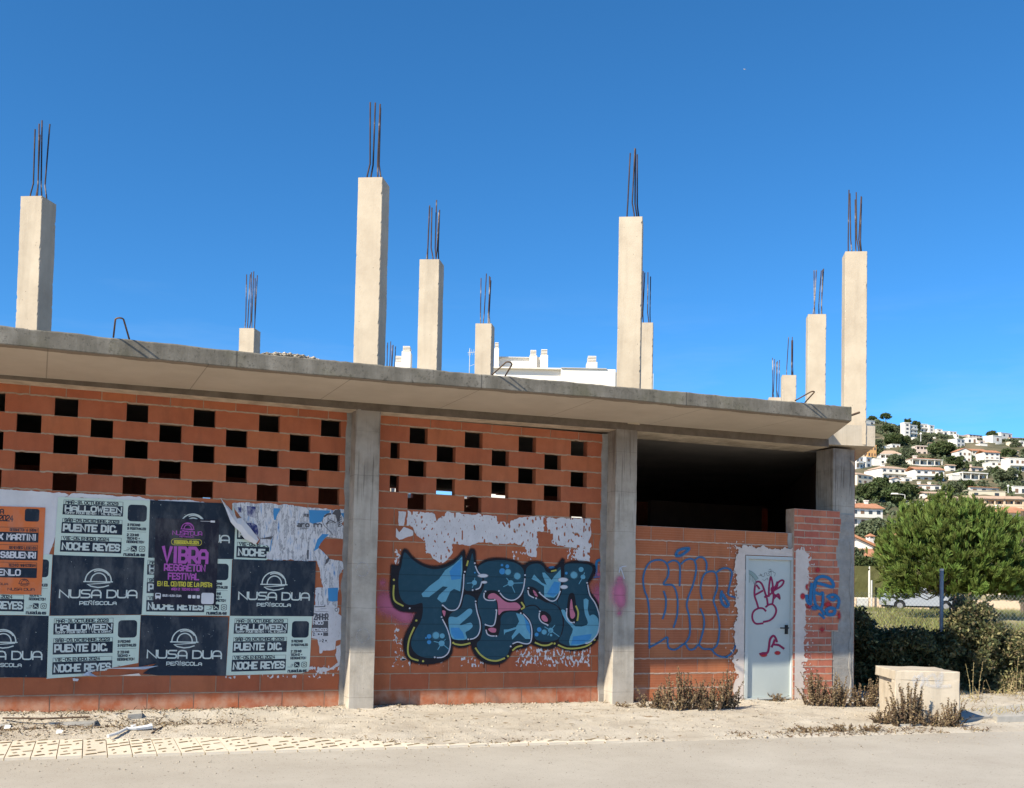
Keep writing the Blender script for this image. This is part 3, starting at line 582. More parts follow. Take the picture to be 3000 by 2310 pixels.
mb = MB(); rbox(mb, .05, BW - .004, .05, BD - .02, -.05, BH - .10, 1.); rbox(mb, .0, BW, .0, .16, -.05, BH - .09, 7., .02); rbox(mb, 0, BW, -.004, BD, BH - .125, BH, 4., .03)
CB = mb.build('concrete_block', M['cblock']); tag(CB, 'cream hollow concrete block with a lipped top and faint white scribble by the road', 'concrete block')
def kerb(pts, z0, z1, label):
    mb = MB(); n = 8
    for i in range(n):
        a = [pts[0].lerp(pts[1], (i + k) / n) for k in (0, 1)]; b = [pts[3].lerp(pts[2], (i + k) / n) for k in (0, 1)]; w = [.006 * noise.noise(Vector((i + k, 3, z1))) for k in (0, 1)]
        mb.hexa([(*a[0].xy, z0), (*a[1].xy, z0), (*b[1].xy, z0), (*b[0].xy, z0)], [(*a[0].xy, z1 + w[0]), (*a[1].xy, z1 + w[1]), (*b[1].xy, z1 + w[1]), (*b[0].xy, z1 + w[0])])
    tag(mb.build('kerb', M['kerb']), label, 'kerb', 'kerb stones by the road')
g = lambda x, y, z: PG(2400 + x / 3.64, 1850 + y / 3.64, z)
kerb([g(1900, 995, -.25), g(2190, 985, -.25), g(2190, 905, -.18), g(1850, 918, -.18)], -.30, -.155, 'grey kerb stone at the right edge of the road past the block')
kerb([g(860, 1032, -.25), g(1140, 1028, -.25), g(1130, 985, -.22), g(880, 990, -.22)], -.30, -.205, 'short worn kerb piece in front of the concrete block')
p0, p1 = g(1560, 935, -.2), g(2600, 860, -.2); slabpiece('footpath', [p0, p1, p1 + Vector((.35, .9, 0)), p0 + Vector((.35, .55, 0))], -.3, -.185, M['kerb'], None, None)
tag(bpy.data.objects['footpath'], kind='structure')

# ================================================================== paint and paper on the walls
GL = {'A': "00 04 15 35 44 40|02 42", 'B': "00 06 36 45 44 33 03|33 42 41 30 00", 'C': "45 36 16 05 01 10 30 41", 'D': "00 06 26 45 41 20 00", 'E': "46 06 00 40|03 33", 'F': "46 06 00|03 33", 'G': "45 36 16 05 01 10 30 41 43 23", 'H': "00 06|40 46|03 43",
 'I': "20 26", 'J': "46 41 30 10 01", 'K': "00 06|46 03 40", 'L': "06 00 40", 'M': "00 06 23 46 40", 'N': "00 06 40 46", 'O': "10 30 41 45 36 16 05 01 10", 'P': "00 06 36 45 43 32 02", 'Q': "10 30 41 45 36 16 05 01 10|22 40", 'R': "00 06 36 45 43 32 02|22 40",
 'S': "45 36 16 05 04 13 33 42 41 30 10 01", 'T': "06 46|26 20", 'U': "06 01 10 30 41 46", 'V': "06 20 46", 'W': "06 10 24 30 46", 'X': "00 46|06 40", 'Y': "06 23 46|23 20", 'Z': "06 46 00 40",
 '0': "10 30 41 45 36 16 05 01 10", '1': "15 26 20", '2': "05 16 36 45 44 01 00 40", '3': "05 16 36 45 44 33 13|33 42 41 30 10 01", '4': "30 36 02 42", '5': "46 06 03 33 42 41 30 00", '7': "06 46 20", '8': "13 04 05 16 36 45 44 33 13 02 01 10 30 41 42 33", '9': "43 13 04 05 16 36 45 41 30 10", '-': "13 33", '.': "10 11", '+': "13 33|22 24", '&': "40 15 26 35 02 01 10 20 42", '|': "20 26", ':': "11 12|14 15", '/': "00 46", 'o': "10 30 41 43 34 14 03 01 10"}
LOW = {'a': "14 34 43 40 10 01 12 42", 'c': "43 34 14 03 01 10 30 41", 'd': "46 40 10 01 03 14 44", 'e': "02 42 43 34 14 03 01 10 40", 'm': "00 04 14 23 20|23 34 43 40", 'n': "00 04 34 43 40", 'r': "00 04|02 14 34", 's': "44 14 03 12 32 41 30 00", 'u': "04 01 10 40 44"}
GL.update(LOW)
GL['NW'] = GL['N']
WIDE = {'A': "00 02 14 24 43 40|01 41", 'D': "00 06"}
def strokes(text, x, y, w, h, gap=.28, squeeze=None):
    """text in a box: x, y lower left, total width w, height h; returns polylines"""
    acc = {'Á': 'A', 'Í': 'I', 'Ñ': 'N'}; out = []; adv = [(.55 if c in ' .:|' else .45 if c in 'I1Í' else 1.0) for c in text]; tot = sum(a + gap for a in adv) - gap; u = w / tot; cx = x
    for c, a in zip(text, adv):
        gch = acc.get(c, c)
        if gch in GL:
            narrow = gch in 'I1.:|'
            for st in GL[gch].split('|'):
                pl = []
                for pr in st.split():
                    gx, gy = int(pr[0]) / 4, int(pr[1]) / 6
                    gx = (gx - .25) * .9 if narrow else gx
                    pl.append((cx + gx * u * (a if not narrow else 1) , y + gy * h))
                out.append(pl)
        if c == 'Á' or c == 'Í': out.append([(cx + u * a * .4, y + h * 1.12), (cx + u * a * .8, y + h * 1.3)])
        if c == 'Ñ': out.append([(cx + u * .15, y + h * 1.15), (cx + u * .4, y + h * 1.25), (cx + u * .6, y + h * 1.15), (cx + u * .85, y + h * 1.25)])
        if c == '•': out.append([(cx + u * .4, y + h * .45), (cx + u * .6, y + h * .45)])
        cx += (a + gap) * u
    return out
def smooth(pts, n=6, closed=False):
    P = [Vector((*p, 0)) if len(p) == 2 else Vector(p) for p in pts]; L = len(P); out = []
    rng_ = range(L if closed else L - 1)
    for i in rng_:
        a, b, c, d = (P[(i - 1) % L], P[i], P[(i + 1) % L], P[(i + 2) % L]) if closed else (P[max(i - 1, 0)], P[i], P[i + 1], P[min(i + 2, L - 1)])
        for k in range(n):
            t = k / n; out.append(.5 * ((2 * b) + (c - a) * t + (2 * a - 5 * b + 4 * c - d) * t * t + (3 * b - 3 * c + d - a) * t ** 3))
    if not closed: out.append(P[-1])
    return [(p.x, p.y) for p in out]
class Sheet:
    """flat artwork: 2-d points mapped by fn(u, v, layer) -> 3-d"""
    def __init__(s, fn): s.mb = MB(); s.fn = fn; s.layer = 0; s.mb.a = []
    def up(s): s.layer += 1
    clip = None; k = 0
    def _f(s, pts, mi, a=None):
        if s.clip:
            cx, cy = sum(p[0] for p in pts) / len(pts), sum(p[1] for p in pts) / len(pts)
            if s.clip(cx, cy) < .004: return
        s.k += 1; s.mb.face([s.fn(u, v, s.layer + (s.k % 18) * .05) for u, v in pts], mi); s.mb.a += (a or [1.0] * len(pts))
    def poly(s, pts, mi): s._f(pts, mi)
    def rect(s, x0, y0, x1, y1, mi):
        nx, ny = (24, 8) if s.clip and x1 - x0 > .1 else (1, 1)
        for i in range(nx):
            for j in range(ny):
                a, b, c, d = x0 + (x1 - x0) * i / nx, x0 + (x1 - x0) * (i + 1) / nx, y0 + (y1 - y0) * j / ny, y0 + (y1 - y0) * (j + 1) / ny
                s._f([(a, c), (b, c), (b, d), (a, d)], mi)
    def frame(s, x0, y0, x1, y1, w, h, mi):
        s.rect(x0, y0, x1, y0 + h, mi); s.rect(x0, y1 - h, x1, y1, mi); s.rect(x0, y0 + h, x0 + w, y1 - h, mi); s.rect(x1 - w, y0 + h, x1, y1 - h, mi)
    def round(s, x0, y0, x1, y1, r, mi, asp=1.0):
        pts = []
        for (cx, cy, a0) in ((x1 - r, y1 - r * asp, 0), (x0 + r, y1 - r * asp, 90), (x0 + r, y0 + r * asp, 180), (x1 - r, y0 + r * asp, 270)):
            pts += [(cx + r * math.cos(R(a0 + k * 18)), cy + r * asp * math.sin(R(a0 + k * 18))) for k in range(6)]
        s.poly(pts, mi)
    def disc(s, x, y, rx, ry, mi, soft=0, n=18, alpha=1.0):
        ring = lambda k, q: (x + rx * q * math.cos(6.2832 * k / n), y + ry * q * math.sin(6.2832 * k / n))
        if not soft: s._f([ring(k, 1) for k in range(n)], mi); return
        s._f([ring(k, 1 - soft) for k in range(n)], mi, [alpha] * n)
        for k in range(n): s._f([ring(k, 1 - soft), ring(k, 1), ring(k + 1, 1), ring(k + 1, 1 - soft)], mi, [alpha, 0, 0, alpha])
    def line(s, pts, w, mi, asp=1.0, soft=0, cap=True, alpha=1.0):
        P = [Vector((p[0] , p[1] / asp)) for p in pts]; L = len(P)
        if L < 2: return
        A, B, A2_, B2_ = [], [], [], []
        for i in range(L):
            t0 = (P[i] - P[i - 1]).normalized() if i else (P[1] - P[0]).normalized(); t1 = (P[i + 1] - P[i]).normalized() if i < L - 1 else t0
            t = t0 + t1; t = t.normalized() if t.length > 1e-6 else t0; nn = Vector((-t.y, t.x)); k = min(1.6, 1 / max(.5, nn.dot(Vector((-t0.y, t0.x)))))
            e = t * (w * .45) if cap and i in (0, L - 1) else Vector((0, 0)); e = -e if i == 0 else e
            for lst, q in ((A, .5), (B, -.5), (A2_, .5 + soft), (B2_, -.5 - soft)): 
                v = P[i] + e + nn * (w * q * k); lst.append((v.x, v.y * asp))
        for i in range(L - 1):
            s._f([A[i], B[i], B[i + 1], A[i + 1]], mi, [alpha] * 4)
            if soft:
                s._f([A2_[i], A[i], A[i + 1], A2_[i + 1]], mi, [0, alpha, alpha, 0]); s._f([B[i], B2_[i], B2_[i + 1], B[i + 1]], mi, [alpha, 0, 0, alpha])
    def text(s, t, x, y, w, h, th, mi, asp=1.0, gap=.28):
        for pl in strokes(t, x, y, w, h, gap): s.line(pl, th, mi, asp)
    def build(s, name, mats, parent=None): return s.mb.build(name, mats, parent)
# -- inks and papers
def paper(name, c1, c2): return pm(name, [(.35, c1), (.65, c2)], 2.5, rough=.75, extra=lambda N, p, c, b: N.mix(N.math('MULTIPLY', N.ramp(N.noise(p, 28, 4, .7), [(.66, 0.), (.72, 1.)]), .25), N.mix(N.math('MULTIPLY', N.ramp(N.noise(p, 3.2, 5, .65, (1.4, 1, .6)), [(.48, 0.), (.74, 1.)]), .22), c, (.40, .40, .385)), (.42, .43, .42)), bump=.5, bscale=7, bdist=.012)
PAP = paper('pale_green_poster_paper', (.53, .65, .56), (.60, .71, .62)); INK = paper('navy_poster_ink', (.012, .022, .038), (.018, .030, .048)); LET = paper('pale_poster_lettering', (.56, .63, .59), (.60, .67, .63))
ORA = paper('orange_poster_paper', (.62, .155, .045), (.70, .19, .06)); PNK = flat('pink_poster_ink', (.42, .10, .40), .7); YEL = flat('yellow_poster_ink', (.58, .52, .07), .7); VIO = paper('dark_violet_poster_ink', (.013, .014, .026), (.020, .021, .036)); WHP = paper('white_poster_paper', (.60, .60, .62), (.70, .70, .71))
MATS = [PAP, INK, LET, ORA, PNK, YEL, VIO, WHP]; iP, iI, iL, iO, iK, iY, iV, iW = range(8)
def quadmap(tl, tr, br, bl_, y, lift=.0007):
    a, b, c, d = [PW(p[0] * K, p[1] * K, y) for p in (tl, tr, br, bl_)]
    sd = random.random() * 50
    def fn(u, v, layer):
        p = (a * (1 - u) + b * u) * (1 - v) + (d * (1 - u) + c * u) * v
        return Vector((p.x, y - layer * lift, p.z))
    return fn, ((b - a).length, (a - d).length)
def emblem(S, cx, cy, r, mi, asp, w=None):
    w = w or r * .085; arc = lambda rx, a0, a1, ox=0, oy=0, ry=None: [(cx + ox + rx * math.cos(R(a0 + (a1 - a0) * k / 20)), cy - (oy + (ry or rx) * math.sin(R(a0 + (a1 - a0) * k / 20))) * asp) for k in range(21)]
    S.line(arc(r, 0, 180), w, mi, asp); S.line(arc(r * .60, 0, 180, r * .03, 0, r * .66), w, mi, asp); S.line([(cx + r * .05 + r * .88 * math.cos(R(a)), cy - (r * .88 * math.sin(R(a))) * asp) for a in range(35, 120, 8)], w * .9, mi, asp)
    S.line([(cx - r * 1.1, cy + .07 * r * asp), (cx + r * 1.1, cy + .07 * r * asp)], w, mi, asp)
    S.line([(cx + r * .9, cy + .13 * r * asp), (cx - r * .8, cy + .30 * r * asp), (cx - r * .55, cy + .45 * r * asp), (cx, cy + .56 * r * asp), (cx + r * .45, cy + .5 * r * asp), (cx + r * .8, cy + .38 * r * asp)], w, mi, asp)
def club_text(S, x, y, w, h, th, mi, asp, gap=.16):
    """the wide rounded club lettering; y is the base line, v grows downwards"""
    n = 'NUSA DUA'; adv = [1, 1, 1, 1, .38, 1, 1, 1]; tot = sum(a + gap for a in adv) - gap; u = w / tot; cx = x
    G = {'N': [[(0, 0), (0, 1), (1, 0), (1, 1)]], 'U': [[(0, 1), (0, .25), (.08, .06), (.25, 0), (.75, 0), (.92, .06), (1, .25), (1, 1)]], 'S': [[(.95, 1), (.2, 1), (.05, .92), (.02, .75), (.08, .58), (.25, .53), (.8, .5), (.95, .4), (.98, .22), (.9, .05), (.75, 0), (.02, 0)]], 'A': [[(0, 0), (0, .6), (.12, .9), (.35, 1), (.65, 1), (.88, .9), (1, .6), (1, 0)], [(0, .32), (1, .32)]], 'D': [[(0, 0), (0, 1), (.6, 1), (.88, .88), (1, .6), (1, .4), (.88, .12), (.6, 0), (0, 0)]]}
    for c, a in zip(n, adv):
        for pl in G.get(c, []): S.line([(cx + px * u, y - py * h) for px, py in pl], th, mi, asp)
        cx += (a + gap) * u
def vt(S, t, x, yb, w, h, th, mi, asp, gap=.28):          # text with v growing downwards
    for pl in strokes(t, x, 0, w, h, gap): S.line([(p[0], yb - p[1]) for p in pl], th, mi, asp)
def icons(S, x, y, w, mi, asp, bgmi):
    h = w * asp; S.round(x, y, x + w, y + h, w * .18, mi, asp); S.up(); S.line([(x + w * .15, y + h * .8), (x + w * .5, y + h * .45), (x + w * .85, y + h * .85)], w * .1, bgmi, asp); S.line([(x + w * .1, y + h * .15), (x + w * .5, y + h * .6)], w * .08, bgmi, asp); S.layer -= 1
    x += w * 1.32; S.round(x, y, x + w, y + h, w * .25, mi, asp); S.up(); S.round(x + w * .1, y + h * .1, x + w * .9, y + h * .9, w * .2, bgmi, asp); S.up(); S.disc(x + w / 2, y + h / 2, w * .26, w * .26 * asp, mi); S.up(); S.disc(x + w / 2, y + h / 2, w * .15, w * .15 * asp, bgmi); S.layer -= 3
    S.line([(x - w * 2.4, y + h * .9), (x - w * 1.65, y + h * .9)], w * .06, mi, asp); S.line([(x - w * 1.85, y + h * .4), (x - w * 1.5, y + h * .4), (x - w * 1.6, y + h * .7), (x - w * 1.95, y + h * .7)], w * .08, mi, asp)
def poster_dates(q, label, y=-.006, cut=None, torn=None):
    fn, (W, H) = quadmap(*q, y); S = Sheet(fn); asp = W / H
    S.poly(cut or [(0, 0), (.25, .004), (.5, 0), (.75, .003), (1, 0), (1, 1), (.7, .997), (.4, 1.004), (0, 1)], iP); S.up(); S.clip = pfield(cut) if cut else None
    for (a, b, c, t1, w1, t2, t3) in ((.045, .125, .30, 'MAR-31.OCTUBRE.2023', .50, 'HALLOWEEN', 'TOMMY FOUR SEVEN • VIL & CRAVO'), (.362, .435, .62, 'SÁB-09.DICIEMBRE.2023', .52, 'PUENTE DIC.', ''), (.672, .745, .94, 'VIE-05.ENERO.2024', .42, 'NOCHE REYES', '')):
        S.frame(.062, a, .70, b, .004, .005, iI); S.rect(.058, b, .704, c, iI); S.up()
        vt(S, t1, .085, b - .016, w1 + .06, .048, .0088, iI, asp, .3)
        if t3: vt(S, t2, .085, b + .108, .60, .085, .0165, iL, asp, .32); vt(S, t3, .08, b + .158, .60, .030, .0062, iL, asp, .3)
        else: vt(S, t2, .082, c - .045, .60 if 'R' in t2 else .58, .105, .020, iL, asp, .3)
        S.layer -= 1
    S.round(.755, .085, .965, .375, .04, iI, asp); 
    for (t, yb, w) in (('3 FECHAS', .455, .135), ('3 FESTIVALES', .52, .20), ('2 ZONAS', .63, .125), ('TECHNO +', .69, .14), ('REGGAETON', .75, .185)): vt(S, t, .76, yb, w, .036, .0085, iI, asp, .3)
    S.rect(.755, .553, .965, .557, iI); icons(S, .805, .80, .068, iI, asp, iP); vt(S, 'nusadua.es', .735, .975, .225, .05, .0105, iI, asp, .22)
    if torn: torn(S)
    o = S.build('poster', MATS); tag(o, label, 'poster', 'dated club posters on the brick wall'); return o
def poster_logo(q, label, y=-.006, cut=None, extra=None):
    fn, (W, H) = quadmap(*q, y); S = Sheet(fn); asp = W / H
    S.poly(cut or [(0, 0), (.3, .003), (.6, 0), (1, 0), (1, 1), (.6, .997), (.3, 1.003), (0, 1)], iI); S.up(); S.clip = pfield(cut) if cut else None
    emblem(S, .50, .42, .142, iL, asp, .0135); club_text(S, .09, .705, .845, .125, .0165, iL, asp); vt(S, 'PEÑÍSCOLA', .31, .825, .40, .052, .0095, iL, asp, .3)
    rr = random.Random(label)
    for _ in range(14):
        a, b = rr.random(), rr.random(); r = rr.uniform(.002, .006); S.poly([(a, b), (a + r * 2, b + r), (a + r, b + r * 2.5)], iL)
    if extra: extra(S)
    o = S.build('poster', MATS); tag(o, label, 'poster', 'dark logo posters on the brick wall'); return o
YW = -.006
poster_dates(((-80, 1178), (112, 1183), (105, 1314), (-85, 1310)), 'pale green dates poster mostly hidden behind the orange poster', YW)
poster_logo(((-92, 1312), (104, 1314), (100, 1446), (-95, 1445)), 'navy logo poster in the bottom row cut by the left photo edge', YW - .002)
poster_dates(((124, 1060), (321, 1068), (316, 1190), (115, 1184)), 'pale green dates poster at the top of the pasted block, complete', YW - .002)
poster_logo(((113, 1184), (308, 1190), (302, 1311), (107, 1313)), 'navy logo poster right of the orange poster, under the top dates poster', YW - .004)
poster_dates(((303, 1189), (495, 1193), (490, 1314), (300, 1312)), 'pale green dates poster partly hidden behind the pink lettered festival poster', YW)
poster_dates(((103, 1314), (300, 1312), (295, 1440), (99, 1448)), 'pale green dates poster of the bottom row with its lower right corner torn off', YW - .002, cut=[(0, 0), (.5, .003), (1, 0), (.995, .80), (.86, .83), (.72, .86), (.62, .90), (.50, .92), (.42, .98), (0, 1)],)
poster_logo(((301, 1313), (487, 1317), (482, 1442), (295, 1441)), 'navy logo poster in the middle of the bottom row with torn lower left edge', YW - .0042, cut=[(0, 0), (.5, .003), (1, 0), (1, 1), (.6, .997), (.22, 1.0), (.05, .97), (.19, .80), (0, .86)])
poster_dates(((490, 1314), (666, 1315), (660, 1436), (482, 1441)), 'pale green dates poster at the right end of the bottom row', YW - .002, cut=[(0, 0), (.5, 0), (1, 0), (.998, .85), (.985, .97), (.9, 1.0), (.5, 1.0), (0, 1)])
poster_logo(((496, 1193), (674, 1198), (669, 1315), (491, 1314)), 'navy logo poster at the right end of the middle row', YW - .0045)
# dates poster remnant and the dark one with a peeling corner
poster_dates(((496, 1074), (692, 1082), (687, 1204), (492, 1196)), 'torn left remnant of a pale dates poster under the peeling flap', YW - .0005, cut=[(0, 0), (.05, .3), (.12, .55), (.22, .68), (.40, .72), (.42, .80), (.36, .88), (.40, .95), (.34, .985), (0, .985)])
poster_logo(((320, 1067), (503, 1075), (499, 1193), (316, 1190)), 'navy logo poster with its top right corner peeled away, behind the pink lettered one', YW - .003, cut=[(0, 0), (.3, .003), (.84, 0), (.93, .10), (.98, .28), (1, .45), (1, 1), (0, 1)])
mb = MB(); V = lambda x, y, d: (lambda p: Vector((p.x, -.012 - d, p.z)))(PW(x, y, -.012)); fx = lambda x, y, d: V(680 + x / 5.606, 1460 + y / 5.606, d)
A_ = [fx(-190, -0, .002), fx(-80, 130, .02), fx(30, 260, .05), fx(70, 340, .055), fx(150, 330, .05), fx(300, 500, .035), fx(440, 680, .01)]
B_ = [fx(-185, 10, .004), fx(-120, 180, .07), fx(-40, 400, .085), fx(40, 490, .07), fx(120, 560, .06), fx(190, 670, .05), fx(380, 760, .012)]
for i in range(6):
    m1, m2 = (A_[i] + B_[i]) / 2 + Vector((0, -.022, 0)), (A_[i + 1] + B_[i + 1]) / 2 + Vector((0, -.022, 0))
    mb.face([A_[i], m1, m2, A_[i + 1]]); mb.face([m1, B_[i], B_[i + 1], m2])
tag(mb.build('poster_flap', WHP, smooth=True), 'white underside of a peeled poster corner hanging diagonally', 'torn paper')
# orange poster
fn, (W, H) = quadmap((-100, 1077), (97, 1083), (88, 1269), (-105, 1266), YW - .005); S = Sheet(fn); asp = W / H
S.rect(0, 0, 1, 1, iO); S.up(); vt(S, 'A', .505, .085, .035, .06, .012, iI, asp); vt(S, '2024', .50, .165, .145, .062, .013, iI, asp, .3); S.round(.775, .02, .935, .165, .025, iI, asp)
for (a, b, c, t1, t2, x, w) in ((.235, .295, .405, 'REGGAETON & URBAN', 'X MARTINI', .50, .41), (.435, .50, .61, 'REMEMBER LEGENDS', 'IS&BUENRI', .50, .42), (.635, .70, .81, 'TECHNO MAINSTREAM', 'ENLO', .51, .24)):
    S.frame(.04, a, .935, b, .005, .004, iI); S.rect(.038, b, .938, c, iI); S.up(); vt(S, t1, .62, b - .016, .30, .030, .0065, iI, asp, .3); vt(S, t2, x, c - .028, w, .062, .016, iW, asp, .3); S.layer -= 1
emblem(S, .80, .875, .055, iI, asp, .006); club_text(S, .62, .955, .30, .027, .006, iI, asp); vt(S, 'DUA', .52, .895, .10, .022, .005, iI, asp)
tag(S.build('poster', MATS), 'orange line-up poster with black bars at the left photo edge', 'poster')
# festival poster
fn, (W, H) = quadmap((332, 1105), (468, 1109), (460, 1292), (327, 1289), YW - .009); S = Sheet(fn); asp = W / H
S.rect(0, 0, 1, 1, iV); S.up(); emblem(S, .50, .115, .095, iK, asp, .012); club_text(S, .27, .19, .46, .045, .011, iK, asp); vt(S, 'PEÑÍSCOLA', .38, .215, .22, .012, .005, iK, asp)
S.round(.25, .235, .735, .31, .05, iY, asp); S.up(); S.round(.257, .24, .728, .305, .048, iV, asp); S.up(); vt(S, 'FEBRERO|24.02.2024', .30, .292, .385, .036, .0125, iY, asp, .3); S.layer -= 2
vt(S, 'VIBRA', .135, .505, .69, .165, .050, iK, asp, .34); vt(S, 'REGGAETON', .16, .605, .64, .07, .022, iK, asp, .36); vt(S, 'FESTIVAL', .225, .705, .48, .068, .022, iK, asp, .36)
vt(S, 'EN EL CENTRO DE LA PISTA', .06, .785, .86, .048, .0145, iY, asp, .32); vt(S, 'AREA 2: TECHNO & HARD', .28, .832, .44, .026, .0085, iK, asp, .3)
S.round(.025, .87, .115, .93, .02, iW, asp); S.rect(.03, .93, .05, .94, iW); S.rect(.09, .93, .11, .94, iW); S.up(); S.rect(.04, .88, .10, .90, iV); S.layer -= 1; vt(S, 'BUS NUSA DUA', .145, .908, .29, .022, .0075, iW, asp)
for k, x in enumerate((.545, .615, .685)): S.round(x, .885, x + .052, .923, .010, iW, asp)
S.round(.76, .855, .965, .985, .03, iW, asp); S.rect(.70, .02, .86, .025, iW); S.rect(.86, .012, .93, .035, iW)
tag(S.build('poster', MATS), 'dark festival poster with big pink and yellow lettering pasted over the others', 'poster')
# bits at the bottom tear: hanging paper slivers
mb = MB(); qv = lambda x, y, d=.02: (lambda p: Vector((p.x, -.008 - d, p.z)))(PW(x / 3.64, 1850 + y / 3.64, 0))
for pts in ([(870, 470, .03), (930, 430, .02), (1060, 398, .004), (960, 440, .01), (1040, 480, .05), (960, 470, .05)], [(1100, 395, .004), (1380, 385, .012), (1690, 368, .004), (1560, 400, .03), (1380, 425, .03), (1540, 405, .02)], [(1280, 470, .01), (1480, 445, .05), (1500, 470, .04), (1400, 475, .02)], [(775, 500, .006), (840, 505, .03), (830, 530, .03), (778, 528, .006)]):
    mb.face([qv(*p) for p in pts])
tag(mb.build('paper_sliver', WHP), 'torn white paper slivers hanging at the bottom of the poster block', 'torn paper')
# -- old torn paper: several sheets, shape from a noise field
SCR = pm('old_torn_poster_print', [(.30, (.05, .17, .42)), (.37, (.30, .42, .58)), (.42, (.60, .60, .62)), (.52, (.66, .66, .67)), (.555, (.16, .17, .19)), (.58, (.60, .60, .61)), (.64, (.30, .32, .36)), (.68, (.62, .62, .63))], 8.5, detail=10, stretch=(2.4, 1, .5), rough=.85, extra=lambda N, p, c, b: N.mix(N.math('MULTIPLY', N.ramp(N.noise(p, 1, 6, .7, (60, 60, 9)), [(.56, 0.), (.64, 1.)]), .6), c, (.30, .30, .31)), bump=.5, bscale=25, bdist=.01)
OLD = pm('weathered_grey_white_paper', [(.35, (.56, .55, .56)), (.65, (.66, .65, .66))], 4, rough=.9, extra=lambda N, p, c, b: N.mix(N.math('MULTIPLY', N.ramp(N.noise(p, 1, 6, .75, (110, 110, 22)), [(.60, 0.), (.645, 1.)]), .75), c, (.24, .15, .12)), bump=.5, bscale=60, bdist=.004)
BLU = flat('cyan_blue_print', (.06, .26, .52), .8); GRY = flat('grey_ink_print', (.10, .10, .11), .8); NVB = pm('deep_blue_print', [(.45, (.035, .045, .16)), (.6, (.45, .45, .5))], 14, stretch=(1, 1, .5), bump=.2)
def wpts(pts, sc, x0, y0, y=0): return [(lambda p: (p.x, p.z))(PW(x0 + a / sc, y0 + b / sc, y)) for a, b in pts]
TK = [0]
def torn(name, pts, mats, label, cat='torn paper', amp=.05, fr=8, step=.013, y=-.003, seed=1., holes=.0, mi=0, hs=(30, 12)):
    TK[0] += 1; y -= TK[0] * .00012
    F = pfield(pts); xs_, zs_ = [p[0] for p in pts], [p[1] for p in pts]; mb = MB()
    def f(x, z):
        d = F(x, z) 
        if d < -.12: return -1
        v = d + amp * fbm(x, z, fr, seed) + amp * .4 * fbm(x, z, fr * 3.2, seed + 3)
        if holes: v = min(v, holes + d * .35 - .5 * noise.noise(Vector((x * hs[0], z * hs[1], seed + 7))) - .35 * noise.noise(Vector((x * hs[0] * 2.2, z * hs[1] * 2.2, seed + 9))))
        return v
    iso(mb, min(xs_) - .06, max(xs_) + .06, min(zs_) - .06, max(zs_) + .06, step, f, y, mi)
    o = mb.build(name, mats); tag(o, label, cat); TORN.append(o); return o
TORN = []
z4 = (3.64, 500, 1450); z5 = (5.606, 680, 1460)
torn('torn_poster', wpts([(-20, 75), (420, 80), (900, 110), (1180, 140), (1720, 185), (1840, 180), (1880, 300), (1800, 420), (1850, 480), (1870, 660), (1500, 640), (1420, 800), (1560, 960), (1600, 1040), (500, 1010), (380, 900), (450, 700), (200, 400)], *z5), [SCR], 'large shredded old poster with blue print and a drawn face near the first pillar', amp=.018, seed=3.)
torn('torn_poster', wpts([(1380, 1000), (1620, 1010), (1820, 1040), (1830, 1160), (1760, 1280), (1740, 1680), (1720, 1780), (1600, 1900), (1360, 1900), (1360, 1480), (1500, 1470)], *z5), [SCR], 'streaky white torn poster strip beside the upper navy poster at pillar side', amp=.016, seed=9., y=-.0035)
z6 = (5.8, 880, 1700)
torn('torn_poster', wpts([(215, 425), (500, 430), (520, 460), (660, 470), (640, 580), (755, 650), (750, 1000), (600, 1030), (590, 1180), (380, 1200), (360, 1250), (315, 1250), (290, 1000), (200, 980)], *z6), [OLD], 'torn white bill with black line-up print beside the bottom right poster', amp=.008, seed=13., y=-.004)
torn('torn_poster', wpts([(600, 1130), (740, 1070), (735, 1280), (650, 1290), (720, 1340), (715, 1430), (560, 1500), (450, 1555), (290, 1560), (280, 1420), (330, 1480), (500, 1500), (640, 1400), (600, 1280)], *z6), [OLD], 'ragged white paper scraps low beside the first pillar', amp=.015, fr=12, seed=17., holes=.4)
torn('torn_poster', wpts([(-300, 1180), (0, 1215), (700, 1260), (760, 1280), (620, 1320), (600, 1700), (400, 2300), (0, 2300), (-300, 2300)], 3.64, 0, 1100), [WHP], 'plain white torn poster backing behind the orange poster', amp=.01, seed=21., y=-.0025)
torn('torn_poster', wpts([(780, 1255), (1300, 1290), (1480, 1300), (1600, 1330), (2000, 1330), (2180, 1350), (2180, 1375), (700, 1300)], 3.64, 0, 1100), [WHP], 'thin white torn strip along the top of the pasted posters', amp=.01, fr=14, seed=25., y=-.003)
fn = lambda u, v, l: (lambda p: Vector((p.x, -.0052 - l * .0006, p.z)))(PW(u, v, 0)); S = Sheet(fn)
def s5(pts): return [(680 + a / 5.606, 1460 + b / 5.606) for a, b in pts]
def s6(pts): return [(880 + a / 5.8, 1700 + b / 5.8) for a, b in pts]
S.poly(s5([(1260, 195), (1610, 205), (1600, 240), (1520, 270), (1470, 390), (1410, 400), (1330, 425), (1270, 400)]), 0); S.poly(s5([(680, 165), (795, 170), (730, 300), (720, 350), (690, 365), (675, 260)]), 0); S.poly(s5([(1780, 250), (1870, 240), (1880, 300), (1830, 330)]), 0)
S.poly(s5([(240, 130), (385, 140), (380, 330), (250, 290)]), 2); S.poly(s5([(90, 150), (150, 150), (160, 240), (90, 235)]), 2); S.poly(s5([(230, 410), (330, 405), (400, 440), (425, 480), (425, 640), (380, 590)]), 2); S.poly(s5([(1340, 870), (1400, 680), (1480, 590), (1590, 595), (1520, 660), (1440, 760), (1410, 830)]), 0)
